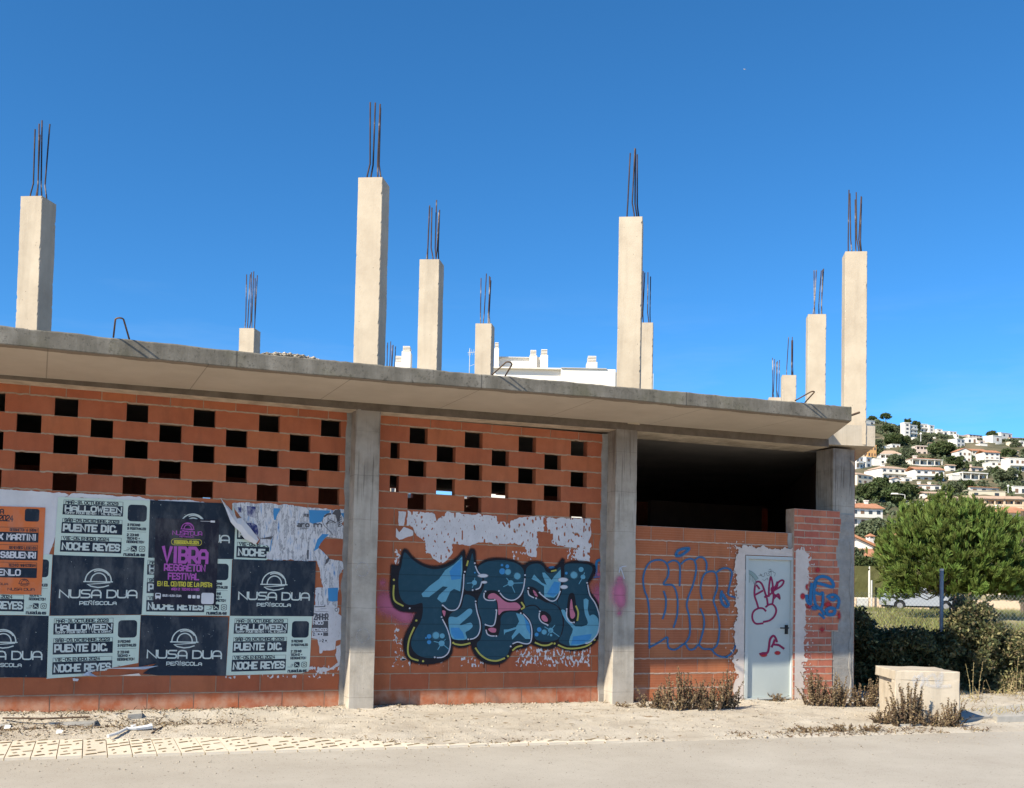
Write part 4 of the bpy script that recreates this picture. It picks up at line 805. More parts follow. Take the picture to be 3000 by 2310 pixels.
S.poly(s5([(1520, 1100), (1540, 1010), (1590, 970), (1600, 1000), (1570, 1060)]), 1); S.poly(s5([(1230, 850), (1260, 850), (1255, 1000), (1230, 1000)]), 1); S.poly(s5([(450, 665), (600, 635), (670, 625), (640, 680)]), 1); S.poly(s5([(615, 880), (640, 700), (665, 640), (630, 870)]), 0)
S.poly(s5([(1570, 1480), (1740, 1470), (1730, 1690), (1650, 1700), (1580, 1690)]), 0)
S.up()
vt(S, 'aro', *s5([(1070, 470)])[0], 34, 13, 3.6, 1, 1.0); vt(S, 'm', *s5([(1345, 470)])[0], 22, 13, 3.6, 1, 1.0); vt(S, 'FEB', *s5([(1180, 303)])[0], 13, 7, 1.8, 1, 1.0)
S.line(s5([(1070, 510), (1250, 495)]), 1.2, 1)
# drawn face: hair, shades, lips, chin line
S.poly(s5([(1640, 260), (1690, 195), (1770, 190), (1790, 260), (1740, 400), (1720, 380), (1700, 280)]), 1); S.line(s5([(1520, 300), (1560, 265), (1610, 260)]), 5, 1); S.line(s5([(1575, 330), (1590, 355), (1625, 350), (1640, 330)]), 1.3, 1)
S.line(smooth(s5([(1545, 425), (1590, 380), (1640, 375), (1695, 405)])), 3.0, 1); S.line(smooth(s5([(1560, 420), (1620, 400), (1650, 405)])), 1.4, 1); S.line(smooth(s5([(1480, 370), (1510, 450), (1600, 540), (1650, 600)])), 1.5, 1); S.line(s5([(1760, 330), (1750, 470)]), 3, 1)
for i in range(5): S.line(s5([(1765, 330 + i * 35), (1795, 310 + i * 35)]), 2, 1)
S.build('printed_face', [BLU, GRY, NVB, WHP], TORN[0]); S = Sheet(fn)
vt(S, 'ZAHAR', *s6([(235, 672)])[0], 40, 16.5, 4.0, 1, 1.0, .2); S.rect(*s6([(205, 695)])[0], *s6([(470, 880)])[0], 1); S.rect(*s6([(200, 890)])[0], *s6([(470, 950)])[0], 1); S.rect(*s6([(300, 1005)])[0], *s6([(460, 1058)])[0], 1); S.up()
vt(S, 'NICO', *s6([(215, 752)])[0], 29, 8.5, 2.6, 3, 1.0, .2); vt(S, 'ECTADOR', *s6([(205, 865)])[0], 43, 7.5, 2.2, 3, 1.0, .2); vt(S, 'NICO', *s6([(205, 945)])[0], 30, 8.5, 2.6, 3, 1.0, .2); vt(S, 'ENO', *s6([(305, 1052)])[0], 26, 7.5, 2.4, 3, 1.0, .2)
S.line(s6([(245, 455), (415, 450), (415, 425)]), 2.5, 1); S.line(s6([(340, 490), (440, 488)]), 1, 1); S.line(s6([(250, 535), (470, 535)]), 1, 1); S.disc(*s6([(610, 505)])[0], 5, 5.5, 1); S.up(); S.disc(*s6([(610, 505)])[0], 3.2, 3.6, 3)
S.build('printed_lines', [BLU, GRY, NVB, WHP], TORN[2])
# white paper remains in the graffiti bay
z3 = (6.24, 1100, 1480); z3b = (6.24, 1440, 1480)
torn('paper_remains', wpts([(415, 110), (560, 130), (520, 380), (420, 380)], *z3), [OLD], 'small grey paper tab at the left end of the paper remains', amp=.006, seed=31.)
torn('paper_remains', wpts([(590, 115), (1100, 135), (1110, 300), (1300, 130), (1600, 170), (2230, 190), (2230, 300), (2440, 330), (2440, 700), (2250, 720), (1950, 690), (1700, 730), (1520, 710), (1400, 730), (1400, 860), (1300, 1020), (1190, 1060), (1060, 980), (1000, 880), (900, 900), (890, 680), (760, 560), (700, 400), (560, 380)], *z3), [OLD], 'widest patch of white paper remains above the graffiti letters', amp=.022, seed=35., holes=.20)
torn('paper_remains', wpts([(340, 280), (560, 215), (970, 215), (970, 470), (840, 500), (850, 740), (820, 950), (720, 950), (600, 890), (620, 760), (470, 720), (90, 700), (60, 480), (320, 470)], *z3b), [OLD], 'white paper remains in the middle above the graffiti, with a drooping tongue', amp=.018, seed=41., holes=.18)
torn('paper_remains', wpts([(1010, 240), (1330, 240), (1810, 250), (1800, 780), (1800, 1040), (1620, 1020), (1480, 960), (1560, 790), (1300, 760), (1100, 700), (1080, 560), (1010, 480)], *z3b), [OLD], 'white paper remains above the graffiti nearest the second pillar', amp=.02, seed=45., holes=.16)
torn('paper_remains', wpts([(375, 420), (430, 500), (520, 400), (690, 480), (690, 560), (430, 640), (370, 580)], *z3), [OLD], 'small torn paper hook shape at the far left of the remains', amp=.008, seed=51.)
def scraps(name, boxes, label, seed, thr=.30):
    mb = MB()
    for (x0, y0, x1, y1, d) in boxes:
        a, b = PW(x0, y1, 0), PW(x1, y0, 0)
        iso(mb, a.x, b.x, a.z, b.z, .011, lambda x, z: min(noise.noise(Vector((x * 34, z * 20, seed))) + .5 * noise.noise(Vector((x * 80, z * 60, seed + 2))) - d, x - a.x, b.x - x, z - a.z, b.z - z), -.0024)
    tag(mb.build(name, [OLD]), label, 'torn paper', kind='stuff')
scraps('paper_scraps', [(1150, 1870, 1190, 1940, .15), (1140, 1930, 1300, 1955, .25), (1350, 1925, 1420, 1955, .12), (1510, 1895, 1640, 1955, .10), (1640, 1895, 1730, 1955, .06), (1155, 1610, 1175, 1660, -.1), (1155, 1830, 1170, 1875, .1), (1500, 1615, 1560, 1640, .2), (1660, 1600, 1720, 1640, .2)], 'scattered white paper crumbs around and below the graffiti letters', 61.)
scraps('paper_scraps', [(520, 1480, 620, 1492, .0), (895, 1950, 1010, 1990, .2), (640, 1975, 900, 1990, .28)], 'small white paper crumbs below and above the poster block', 67.)
# ------------------------------------------------------------------ graffiti: paint on the wall, so a part of its wall
def paintmat(name, col, joints=None, wear=.25, soft=False, rough=.6):
    m, t, b = nodes(name); N = NT(t); p = N.pos(); b.inputs['Roughness'].default_value = rough
    c = N.mix(N.math('MULTIPLY', N.ramp(N.noise(p, 9, 6, .7), [(.5, 0.), (.8, 1.)]), wear), col, tuple(min(1, x * 1.5 + .05) for x in col)); c = N.mix(N.math('MULTIPLY', N.ramp(N.noise(p, 60, 4, .7), [(.70, 0.), (.74, 1.)]), wear), c, (.35, .34, .33))
    if joints:
        z0, pit, fac = joints; fr = N.math('FRACT', N.math('DIVIDE', N.math('SUBTRACT', N.xyz(p)[2], z0 - .006), pit)); c = N.mix(N.math('MULTIPLY', N.math('LESS_THAN', fr, .06), fac), c, tuple(x * .4 for x in col))
    N.put(b.inputs['Base Color'], c); N.bump(N.noise(p, 70, 4, .6), .3, .002, b)
    if soft:
        tr = N.n('BsdfTransparent'); mx = N.n('MixShader'); a = N.math('MULTIPLY', N.attr('alpha'), N.ramp(N.math('ADD', N.noise(p, 140, 3, .6), N.math('MULTIPLY', N.attr('alpha'), .5)), [(.45, .0), (.75, 1.)])); N.put(mx.inputs[0], a)
        t.links.new(tr.outputs[0], mx.inputs[1]); t.links.new(b.outputs[0], mx.inputs[2]); t.links.new(mx.outputs[0], t.nodes['Material Output'].inputs[0])
    return m
JT = (.047, .2015, .55)
GB = paintmat('black_graffiti_paint', (.010, .009, .014), JT, .12); GT = paintmat('dark_teal_graffiti_paint', (.012, .058, .090), JT, .22); GP_ = paintmat('pale_blue_graffiti_paint', (.12, .34, .46), JT, .35); GS = paintmat('sky_blue_graffiti_paint', (.045, .24, .50), JT, .3); GW = paintmat('white_graffiti_paint', (.52, .54, .60), None, .2); GY = paintmat('yellow_graffiti_paint', (.42, .40, .09), None, .2); GK = paintmat('pink_graffiti_paint', (.50, .16, .24), JT, .15); GKS = paintmat('soft_pink_spray', (.52, .15, .26), JT, .15, True); GWS = paintmat('soft_white_spray', (.55, .57, .62), None, .1, True); GBL = paintmat('blue_spray', (.022, .15, .32), None, .2, True); GMR = paintmat('maroon_spray', (.26, .015, .075), None, .1, True); GRD = paintmat('red_spray', (.42, .025, .035), None, .1, True); GPS = paintmat('soft_pale_blue_spray', (.12, .34, .46), None, .2, True); GDK = flat('black_marker', (.03, .035, .04)); GGR = paintmat('grey_green_spray', (.25, .33, .31), None, .1, True)
fn = lambda u, v, l: (lambda p: Vector((p.x, -.0045 - l * .0007, p.z)))(PW(1000 + u / 2.73, 1550 + v / 2.73, 0))
S = Sheet(fn); MG = [GB, GT, GP_, GS, GW, GY, GK, GKS, GWS, GPS, paintmat('soft_black_spray', (.012, .010, .014), None, .1, True)]
for (x, y, rx, ry) in () and ((330, 430, 48, 42), (345, 560, 100, 105), (480, 690, 110, 75), (430, 600, 110, 90), (2050, 440, 95, 60), (2060, 560, 90, 110), (2070, 700, 60, 130), (500, 740, 80, 60), (2068, 360, 42, 42)): S.disc(x, y, rx, ry, 7, .55); 
def haze_patch(S, x0, x1, y0, y1, f, mi, n=22):
    for i in range(n):
        for j in range(n):
            q = [(x0 + (x1 - x0) * (i + a) / n, y0 + (y1 - y0) * (j + b) / n) for a, b in ((0, 0), (1, 0), (1, 1), (0, 1))]; al = [max(0., min(1., f(*p))) for p in q]
            if max(al) > 0: S._f(q, mi, al)
def gauss(*cs): return lambda x, y: .62 * sum(math.exp(-(((x - c[0]) / c[2]) ** 2 + ((y - c[1]) / c[3]) ** 2) ** 1.0) for c in cs) - .08
haze_patch(S, 283, 640, 360, 860, gauss((330, 425, 38, 34), (340, 560, 120, 110), (440, 640, 150, 85), (520, 720, 90, 75)), 7); haze_patch(S, 1940, 2106, 310, 860, gauss((2065, 360, 38, 30), (2060, 520, 95, 130), (2085, 660, 60, 140)), 7)
S.up()
def P_(s_): return [tuple(float(v) for v in q.split(',')) for q in s_.split()]
def blob(S, s_, mi, n=4): S.poly(smooth(P_(s_), n, True), mi)
S.layer = 2
OUTL = "400,300 412,290 460,292 475,230 490,180 505,164 530,175 570,225 640,275 720,300 800,294 860,270 930,225 968,178 985,182 992,270 1002,230 1030,170 1052,164 1068,185 1075,270 1092,292 1140,255 1220,237 1310,240 1390,258 1452,290 1500,265 1560,260 1610,272 1640,312 1680,325 1720,300 1752,255 1766,240 1782,252 1778,277 1850,260 1930,262 1990,275 2024,300 2026,345 2000,400 1975,440 1985,500 2040,580 2070,650 2082,720 2078,800 2050,880 1990,940 1930,966 1850,974 1780,965 1720,940 1680,957 1620,957 1560,940 1510,920 1480,947 1420,962 1370,977 1340,1022 1300,1062 1250,1083 1180,1081 1120,1056 1070,1010 1045,960 1035,925 990,947 930,950 890,935 885,980 860,1030 810,1060 740,1078 660,1083 590,1072 540,1047 510,1000 497,940 500,880 530,810 570,740 590,690 600,668 540,665 470,655 420,620 397,560 390,480 395,380"
c_ = smooth(P_(OUTL), 4, True); S.line(c_ + c_[:2], 8, 10, 1, 1.5, False, .6)
for (x, y, h) in ((560, 1045, 34), (1140, 1065, 46), (1262, 1078, 28), (1830, 970, 30), (690, 1080, 20), (1610, 955, 24)): S.line([(x, y), (x + 1, y + h)], 4, 10, 1, .6)
S.up(); blob(S, OUTL, 0)
S.up()
blob(S, "478,300 490,232 508,188 560,240 640,294 730,322 820,311 900,272 962,210 968,300 966,400 956,520 938,608 905,643 860,645 830,630 806,600 800,640 805,700 830,760 862,850 868,930 848,990 800,1020 720,1033 640,1023 582,983 557,930 562,880 592,810 632,740 648,680 650,620 640,592 580,607 520,602 480,562 462,510 455,430 462,350", 1)
blob(S, "1000,335 1030,245 1048,195 1060,270 1080,320 1112,360 1126,410 1106,460 1058,492 988,488 985,420", 1)
blob(S, "985,528 1050,542 1070,562 1074,600 1094,690 1108,760 1103,830 1080,868 1010,886 930,888 882,868 857,800 852,740 872,680 920,652 960,622", 1)
blob(S, "1090,310 1150,268 1230,252 1320,254 1398,277 1452,322 1462,400 1447,480 1418,540 1370,572 1310,562 1265,518 1240,496 1190,492 1152,502 1137,540 1147,565 1218,573 1242,600 1237,690 1222,768 1152,776 1156,830 1235,858 1258,840 1272,760 1272,720 1292,682 1340,662 1400,667 1458,692 1502,750 1516,820 1512,890 1480,922 1430,903 1380,913 1350,943 1330,998 1290,1038 1220,1053 1150,1038 1102,985 1082,920 1112,880 1127,800 1117,720 1092,640 1092,560 1132,480 1142,410 1114,360", 1)
blob(S, "1474,330 1510,288 1570,278 1612,302 1642,347 1695,349 1745,305 1758,332 1756,430 1744,518 1722,575 1758,680 1769,760 1757,830 1728,883 1660,902 1582,897 1543,868 1532,790 1506,720 1468,680 1444,655 1472,625 1458,570 1458,480 1472,420", 1)
blob(S, "1788,288 1850,275 1930,278 1988,292 2007,327 1982,390 1959,440 1972,520 2027,600 2056,680 2061,760 2036,848 1978,902 1900,932 1820,937 1752,912 1737,890 1766,830 1780,750 1768,670 1728,590 1757,520 1772,430 1778,350", 1)
S.up()
blob(S, "1480,470 1520,462 1570,490 1610,540 1660,575 1640,590 1580,560 1530,548 1495,515", 0); blob(S, "1585,665 1625,660 1668,690 1678,735 1650,762 1610,745 1588,715", 0); blob(S, "1822,522 1860,522 1878,620 1897,700 1872,752 1828,754 1802,700 1806,600", 0); blob(S, "1150,505 1200,492 1255,505 1280,530 1225,520 1185,540 1160,545", 0); blob(S, "1165,782 1230,778 1258,800 1240,850 1195,852 1165,830", 0); blob(S, "1752,262 1778,262 1780,420 1760,420", 0)
S.line(smooth(P_("1440,655 1480,622 1540,612 1580,640 1588,690")), 9, 0); S.line(smooth(P_("1650,585 1720,615 1762,680 1775,760 1760,840")), 7, 0)
S.up()
blob(S, "805,655 832,660 822,702", 6); blob(S, "1170,545 1185,522 1220,515 1260,540 1300,575 1340,590 1400,590 1432,625 1410,650 1340,652 1290,660 1257,690 1252,640 1245,580 1220,560 1180,560", 6); blob(S, "1172,802 1200,790 1235,800 1230,827 1195,826", 6); blob(S, "1600,695 1625,690 1648,720 1645,742 1620,740 1600,720", 6); blob(S, "1530,490 1552,505 1568,540 1545,532", 6); blob(S, "1832,570 1842,570 1852,640 1868,690 1850,718 1830,705 1825,640", 6)
S.poly(P_("965,222 966,330 948,500 900,480 870,500 832,582 800,590 765,560 780,530 850,465 810,460 700,545 650,545 640,520 700,460 780,400 830,330 900,285"), 2); S.poly(smooth(P_("855,722 880,702 920,707 960,682 1020,637 1045,652 1030,690 950,760 960,770 1030,750 1048,780 1020,810 990,830 1000,883 900,884 870,840"), 3, True), 2)
S.poly(P_("1395,674 1450,687 1503,760 1510,880 1470,880 1420,830 1365,885 1360,860 1400,800 1310,830 1300,850 1297,805 1330,805 1395,785 1420,740"), 2); S.poly(P_("1518,400 1540,365 1600,430 1640,450 1610,380 1605,350 1625,350 1680,410 1700,380 1752,325 1752,440 1742,510 1700,550 1620,545 1620,460 1560,420"), 2); S.poly(smooth(P_("1935,565 1975,570 1968,640 1985,700 2020,692 2052,720 2055,800 2026,868 1950,918 1825,932 1830,860 1850,800 1790,730 1755,650 1785,650 1810,710 1870,780 1960,770 1965,730 1945,680"), 2, True), 2)
S.up()
S.poly(P_("958,245 953,400 880,410 862,340 900,292"), 3); S.poly(P_("872,790 940,790 970,830 985,878 905,880 877,840"), 3); S.poly(P_("1460,702 1502,760 1512,850 1480,800"), 3); S.poly(P_("1852,860 2000,840 1990,880 1930,918 1832,928"), 3); S.poly(P_("1700,420 1745,430 1735,510 1690,545 1640,520"), 3)
for (x, y, r, mi) in ((1285, 340, 24, 3), (1283, 290, 10, 3), (1325, 300, 15, 3), (700, 905, 17, 3), (1580, 805, 18, 3), (1560, 845, 15, 3), (1797, 355, 11, 3), (675, 872, 7, 3), (1066, 350, 7, 3), (700, 860, 18, 3)): S.disc(x, y, r, r * 1.02, mi)
for (x, y, r, mi) in ((1330, 345, 33, 9), (1405, 378, 36, 9), (755, 852, 38, 9), (805, 856, 20, 2), (1352, 435, 24, 2), (1062, 430, 20, 2), (1620, 825, 28, 9), (1672, 812, 21, 2), (1858, 370, 38, 9), (1915, 325, 20, 2), (1930, 385, 19, 2), (1675, 850, 10, 2), (800, 915, 24, 2), (1030, 770, 12, 2), (2010, 715, 30, 2)): S.disc(x, y, r, r, mi, .45 if mi == 9 else 0)
for l in ("1352,435 1320,395", "1352,435 1295,462", "1352,435 1385,508", "1352,435 1450,432", "1062,430 1005,435", "1062,430 1065,395", "1062,430 1045,470", "1672,812 1625,785", "1672,812 1705,770", "1672,812 1738,860", "1672,812 1650,850", "800,915 740,900", "800,915 830,885", "800,915 855,960", "800,915 770,965", "1930,385 1898,440", "1930,385 1942,352"): S.line(P_(l), 6, 2)
S.up()
for (x, y, rx, ry) in ((1770, 408, 48, 22), (1778, 465, 38, 19), (1130, 375, 50, 18), (1140, 427, 30, 13)): S.disc(x, y, rx, ry, 8, .35)
for l in ("978,365 972,480 950,590 925,638 890,652 850,645 815,615", "808,725 845,800 868,880 868,940 850,995 810,1025 765,1030", "1072,600 1085,670 1105,740 1108,800 1090,850 1060,875 1030,882", "1070,300 1090,345 1115,370", "1120,430 1105,470 1075,485", "1465,400 1455,470 1430,530 1390,565 1345,570 1300,550 1268,515", "1140,515 1140,550 1165,570 1215,572", "1240,650 1232,720 1220,765 1195,778 1155,768", "1155,810 1165,840 1190,855 1220,857", "1455,682 1500,735 1520,800 1518,880 1500,915 1460,918 1410,905 1370,918", "1748,500 1720,560 1685,578 1640,560 1590,520", "1490,495 1500,530 1535,550", "1582,675 1580,710 1600,745 1640,765", "1968,450 1985,530 2030,600 2060,690 2062,760 2045,840 2000,895 1965,915", "1800,655 1800,700 1820,740 1845,750"): S.line(smooth(P_(l)), 9, 4)
for l in ("418,455 415,530 430,580 490,615", "580,790 545,870 530,950 535,1005 560,1035 610,1052", "905,920 960,928 1025,915", "1072,955 1110,1005 1170,1045 1240,1055 1300,1035", "1370,970 1400,945 1440,935", "1550,910 1600,930 1650,930 1682,915", "1735,930 1800,955 1880,955 1950,940 1995,915", "1440,590 1460,625 1440,640", "1875,620 1892,670 1885,730", "1010,260 1002,292", "1680,338 1712,332"): S.line(smooth(P_(l)), 13, 5)
for (x, y) in P_("985,343 1065,275 1072,580 1048,490 1150,500 1258,497 1467,370 1237,650 1237,857 1225,568 1150,766 1012,883 745,1027 800,705 808,612 1495,475 1583,510 1555,555 1585,660 1647,770 1963,432 1800,642 1858,748 1432,675 1352,940 1955,915 545,635"): S.disc(x, y, 7, 7, 4, 0, 10)
for (x, y) in P_("418,408 598,733 652,1058 893,912 1330,1018 2022,888 1703,917"): S.disc(x, y, 9, 9, 5, 0, 10)
S.build('graffiti', MG, WALL2)['label'] = 'teal and pale blue bubble graffiti letters with black outline'
S = Sheet(lambda u, v, l: (lambda p: Vector((p.x, -.0042 - l * .0007, p.z)))(PW(1440 + u / 4.67, 1600 + v / 4.67, 0)))
S.line(smooth(P_("1430,400 1430,280 1440,215 1475,195 1500,215 1500,290 1530,310 1550,330")), 26, 0, 1, .5); S.disc(825, 300, 70, 30, 0, .5); S.line(P_("1400,430 1480,420"), 18, 0, 1, .5); S.build('graffiti', [GBL], WALL2)
def tagset(name, parent, org, sc, y, items, mats, label=None):
    S = Sheet(lambda u, v, l: (lambda p: Vector((p.x, y - l * .0006, p.z)))(PW(org[0] + u / sc, org[1] + v / sc, y)))
    for it in items:
        if it[0] == 'h': haze_patch(S, *it[1:5], gauss(*it[5]), 0)
        elif it[0] == 'd': S.disc(it[1], it[2], it[3], it[4], it[5], it[6] if len(it) > 6 else .5)
        else: S.line(smooth(P_(it[1])), it[2], it[3], 1, it[4], alpha=it[5] if len(it) > 5 else 1.0)
        S.layer = (S.layer + 1) % 6
    o = S.build(name, mats, parent)
    if label: o['label'] = label
WALL3 = [o for o in BLD.children if o.name.startswith('brick_wall')][2]; PIER = [o for o in BLD.children if o.name.startswith('brick_pier')][0]; PIL = [o for o in BLD.children if o.name.startswith('street_pillar')]
bl_ = ["320,1090 318,950 320,800 305,650 275,560 262,470 275,390 310,320 360,290 420,285 465,305 490,350 490,430 450,505 530,515 565,580 578,680 570,800 540,900", "490,310 530,290 575,300 598,350 595,520", "610,320 650,285 700,275 735,300 745,380 720,500 675,620 660,700 680,790 690,900 680,990 640,1050", "735,285 770,260 810,265 840,310 838,380", "800,640 785,560 800,460 830,405 880,388 920,400 935,450 935,550 905,650 930,740 955,850 955,960 935,1060 890,1100", "935,395 980,365 1030,360 1065,385 1070,430 1045,540 1040,600 1100,625", "450,570 470,640 465,740 440,820", "785,730 815,810 815,900 790,1000 770,1060", "320,1080 400,1040 480,990 485,1040 500,1090 560,1100 640,1050 680,1100 730,1095 765,1060 810,1095 880,1100 920,1140 970,1165 1030,1170", "980,570 970,620 985,680 1020,710 1040,690 1020,650 990,600", "560,240 580,200 640,180 680,182 650,215 600,245 562,248", "1140,930 1120,1010 1080,1120 1020,1170"]
tagset('graffiti', WALL3, (1800, 1550), 3.114, Y3 - .005, [('l', s_, 11 if i not in (9, 10) else 17, 0, .7, .82) for i, s_ in enumerate(bl_)], [GBL], 'blue outline bubble letters with a halo')
dr = ["290,855 265,770 238,690 235,610 250,510 275,490 310,495 345,540 380,640 405,720 415,800", "245,670 300,640 345,615", "265,540 300,585", "390,835 430,805 480,800 520,840 530,900 500,970 440,1020 360,1040", "390,890 350,855 290,855 230,890 205,950 215,1020 260,1065 350,1060", "430,690 435,560 450,450 462,430 480,500 490,620 495,700 480,795", "375,700 440,670 510,600 545,500 540,560 470,580 490,650 560,700 580,720 560,660 500,720", "490,600 560,500 610,470 635,490 600,550 520,600", "310,1480 350,1470 410,1460 430,1400 445,1290 480,1235 510,1240 535,1290 540,1310", "470,1380 490,1340 510,1290", "510,1350 570,1360 635,1405"]
it = [('d', 360, 1488, 62, 40, 1, .4), ('d', 550, 1465, 52, 34, 1, .4)] + [('l', s_, 19 if i < 8 else 22, 0, .35) for i, s_ in enumerate(dr)] + [('l', s_, 4, 2, 0) for s_ in ("290,410 340,400 310,385 345,420 375,405 370,375 400,370 410,405 440,400 430,370 480,345 500,365 520,370 510,415", "430,330 455,318 460,345 420,350", "345,455 370,475 410,440 415,470", "462,350 462,420")]
it += [('l', "155,360 190,375 230,410 260,450", 34, 3, .5)] + [('l', f"{x},400 {x},{y}", 5, 3, .5) for x, y in ((165, 500), (185, 470), (205, 490), (225, 520), (245, 540))]
tagset('graffiti', DOOR, (2160, 1600), 4.67, YD + .0335, it, [GMR, GRD, GDK, GGR], 'maroon spray doodle with red note heads')
it = [('l', "1065,560 1080,460 1130,425 1190,420 1260,450 1310,510 1310,560 1260,555 1180,530 1100,510 1075,500", 34, 0, .3), ('l', "1060,500 1050,640 1060,760 1090,830 1150,870 1190,940", 26, 0, .6), ('l', "1070,640 1130,660 1170,650 1170,780 1150,850", 26, 0, .6), ('l', "950,680 960,760 1000,790 1000,700 1020,520", 30, 0, .6), ('l', "1230,700 1290,670 1360,690 1390,760 1370,850", 26, 0, .6), ('l', "1215,880 1270,850 1330,870 1320,930 1240,940 1220,890", 30, 0, .6), ('l', "1260,720 1310,740 1340,720", 30, 0, .6), ('d', 1060, 850, 80, 50, 0, .7), ('d', 895, 690, 48, 60, 1, .6), ('d', 1100, 330, 55, 60, 1, .9), ('d', 1240, 800, 75, 60, 1, .7), ('d', 950, 560, 30, 60, 1, .8), ('d', 1395, 960, 40, 90, 1, .9), ('d', 985, 820, 50, 70, 1, .9), ('d', 1160, 1150, 60, 60, 1, .95), ('l', "1120,930 1160,960 1190,990", 20, 0, .7)]
tagset('graffiti', PIER, (2160, 1600), 4.67, YS - .006, it, [GBL, GRD], 'smudged blue and red spray scribble')
tagset('graffiti', PIL[1], (1750, 1150), 2.73, -.257, [('h', 88, 270, 1400, 1830, ((180, 1490, 30, 26), (190, 1570, 52, 66), (150, 1620, 75, 110), (195, 1680, 42, 60), (175, 1770, 26, 24))), ('l', "215,1490 185,1400 175,1440 190,1400 230,1390", 5, 1, .5)], [GKS, GWS], 'soft pink spray cloud on the pillar')
tagset('graffiti', PIL[0], (1000, 1550), 2.73, -.258, [('l', f"{120},{y} 130,{y - 40} 170,{y - 60} 210,{y - 40} 220,{y} 190,{y + 45} 140,{y + 45} 120,{y}", 5, 0, .8, .3) for y in (330, 860)], [GWS])
def cbp(u, v, l):
    d = ray(2400 + u / 3.64, 1850 + v / 3.64); n = vb; t = (c0 - n * .012 - CC).dot(n) / d.dot(n); return CC + d * t - n * (l * .001 + .002)
S = Sheet(cbp)
for l in ("1010,590 1040,520 1090,455 1100,520 1080,590 1130,500", "1160,560 1150,500 1210,460 1240,500 1250,570 1290,470 1310,455 1300,540 1260,580", "1020,480 1000,520 1030,550 1060,480", "1130,570 1250,590 1400,580"): S.line(smooth(P_(l)), 20, 0, 1, .8, alpha=.35)
S.build('graffiti', [GWS], CB)
# ================================================================== field, hill and everything behind
WH = Vector((CW.x, CW.y, 0)).normalized(); RH = Vector((WH.y, -WH.x, 0))
EZ = [14, 20, 30, 42, 65, 80, 110, 160, 210, 300, 450, 600, 740, 800, 900, 1100]
EE = [-.1086, -.075, -.033, -.0165, -.0095, -.006, .004, .022, .044, .076, .115, .150, .176, .176, .158, .10]
def slope(zc, px):
    e = float(np.interp(zc, EZ, EE)); cap = float(np.interp(px, [1000, 2000, 2480, 2560, 2620, 2700, 2860, 3000, 3400, 4400], [.05, .12, .172, .174, .169, .162, .1565, .1565, .16, .10])); return min(e, cap)
def G(px, zc):                                        # ground point seen in photo column px at depth zc
    p = CC + (WH + RH * ((px - PX0) / FP)) * zc; return Vector((p.x, p.y, CC.z + slope(zc, px) * zc))
def zc_of(px, py):                                    # depth at which the hill is met
    e = (horizon(px) - py) / FP
    for zc in range(70, 800, 4):
        if slope(zc, px) >= e: return float(zc)
    return 760.0
def gmesh(name, pxs, zcs, mat, amp):
    V = []; F = []
    for a in pxs:
        for z in zcs:
            p = G(a, z); q = noise.fractal(Vector((p.x / (amp * 9 + 4), p.y / (amp * 9 + 4), 0)), .9, 2.0, 4) * amp; V.append((p.x, p.y, p.z + q))
    m = len(zcs); F = [(i * m + j, (i + 1) * m + j, (i + 1) * m + j + 1, i * m + j + 1) for i in range(len(pxs) - 1) for j in range(m - 1)]
    o = npmesh(name, V, F, np.full(len(F), .5), mat); tag(o, kind='structure'); return o
gmesh('field', np.linspace(1500, 4400, 90), np.concatenate([np.linspace(14, 40, 40), np.linspace(42, 130, 40)]), M['field'], .06)
gmesh('hillside', np.linspace(-500, 6000, 220), np.concatenate([np.linspace(104, 300, 56), np.linspace(305, 820, 90), np.linspace(840, 1100, 8)]), M['hill'], 1.6)
def leafcloud(centers, n, rad, size, flatz=.8, up=0., rr=rng):
    """n leaf quads round each centre -> V, F"""
    c = np.repeat(np.asarray(centers, float), n, axis=0); N = len(c); rad = np.repeat(np.asarray(rad, float) * np.ones(len(centers)), n)
    d = rr.normal(size=(N, 3)); d /= np.linalg.norm(d, axis=1)[:, None]; r = rad * (rr.random(N) ** .45); p = c + d * r[:, None] * np.array([1, 1, flatz])
    a = rr.normal(size=(N, 3)); a[:, 2] += up; a /= np.linalg.norm(a, axis=1)[:, None]; b = np.cross(a, rr.normal(size=(N, 3))); b /= np.linalg.norm(b, axis=1)[:, None]
    s = size * rr.uniform(.6, 1.4, N)[:, None]
    V = np.stack([p - a * s, p + b * s * .5, p + a * s, p - b * s * .5], 1).reshape(-1, 3); F = np.arange(N * 4).reshape(-1, 4); return V, F
def crown_centers(n, rx, ry, rz, z0, kind, seed):
    rr = np.random.default_rng(seed); d = rr.normal(size=(n, 3)); d /= np.linalg.norm(d, axis=1)[:, None]; k = rr.uniform(.45, 1, n) ** .6
    p = d * k[:, None] * np.array([rx, ry, rz])
    if kind == 'umbrella': p[:, 2] = np.abs(p[:, 2]) * .9
    if kind == 'cypress': p[:, :2] *= (1 - (p[:, 2:3] / rz * .5 + .5) ** 1.6 * .85)
    p[:, 2] += z0; return p
HOUSES = []
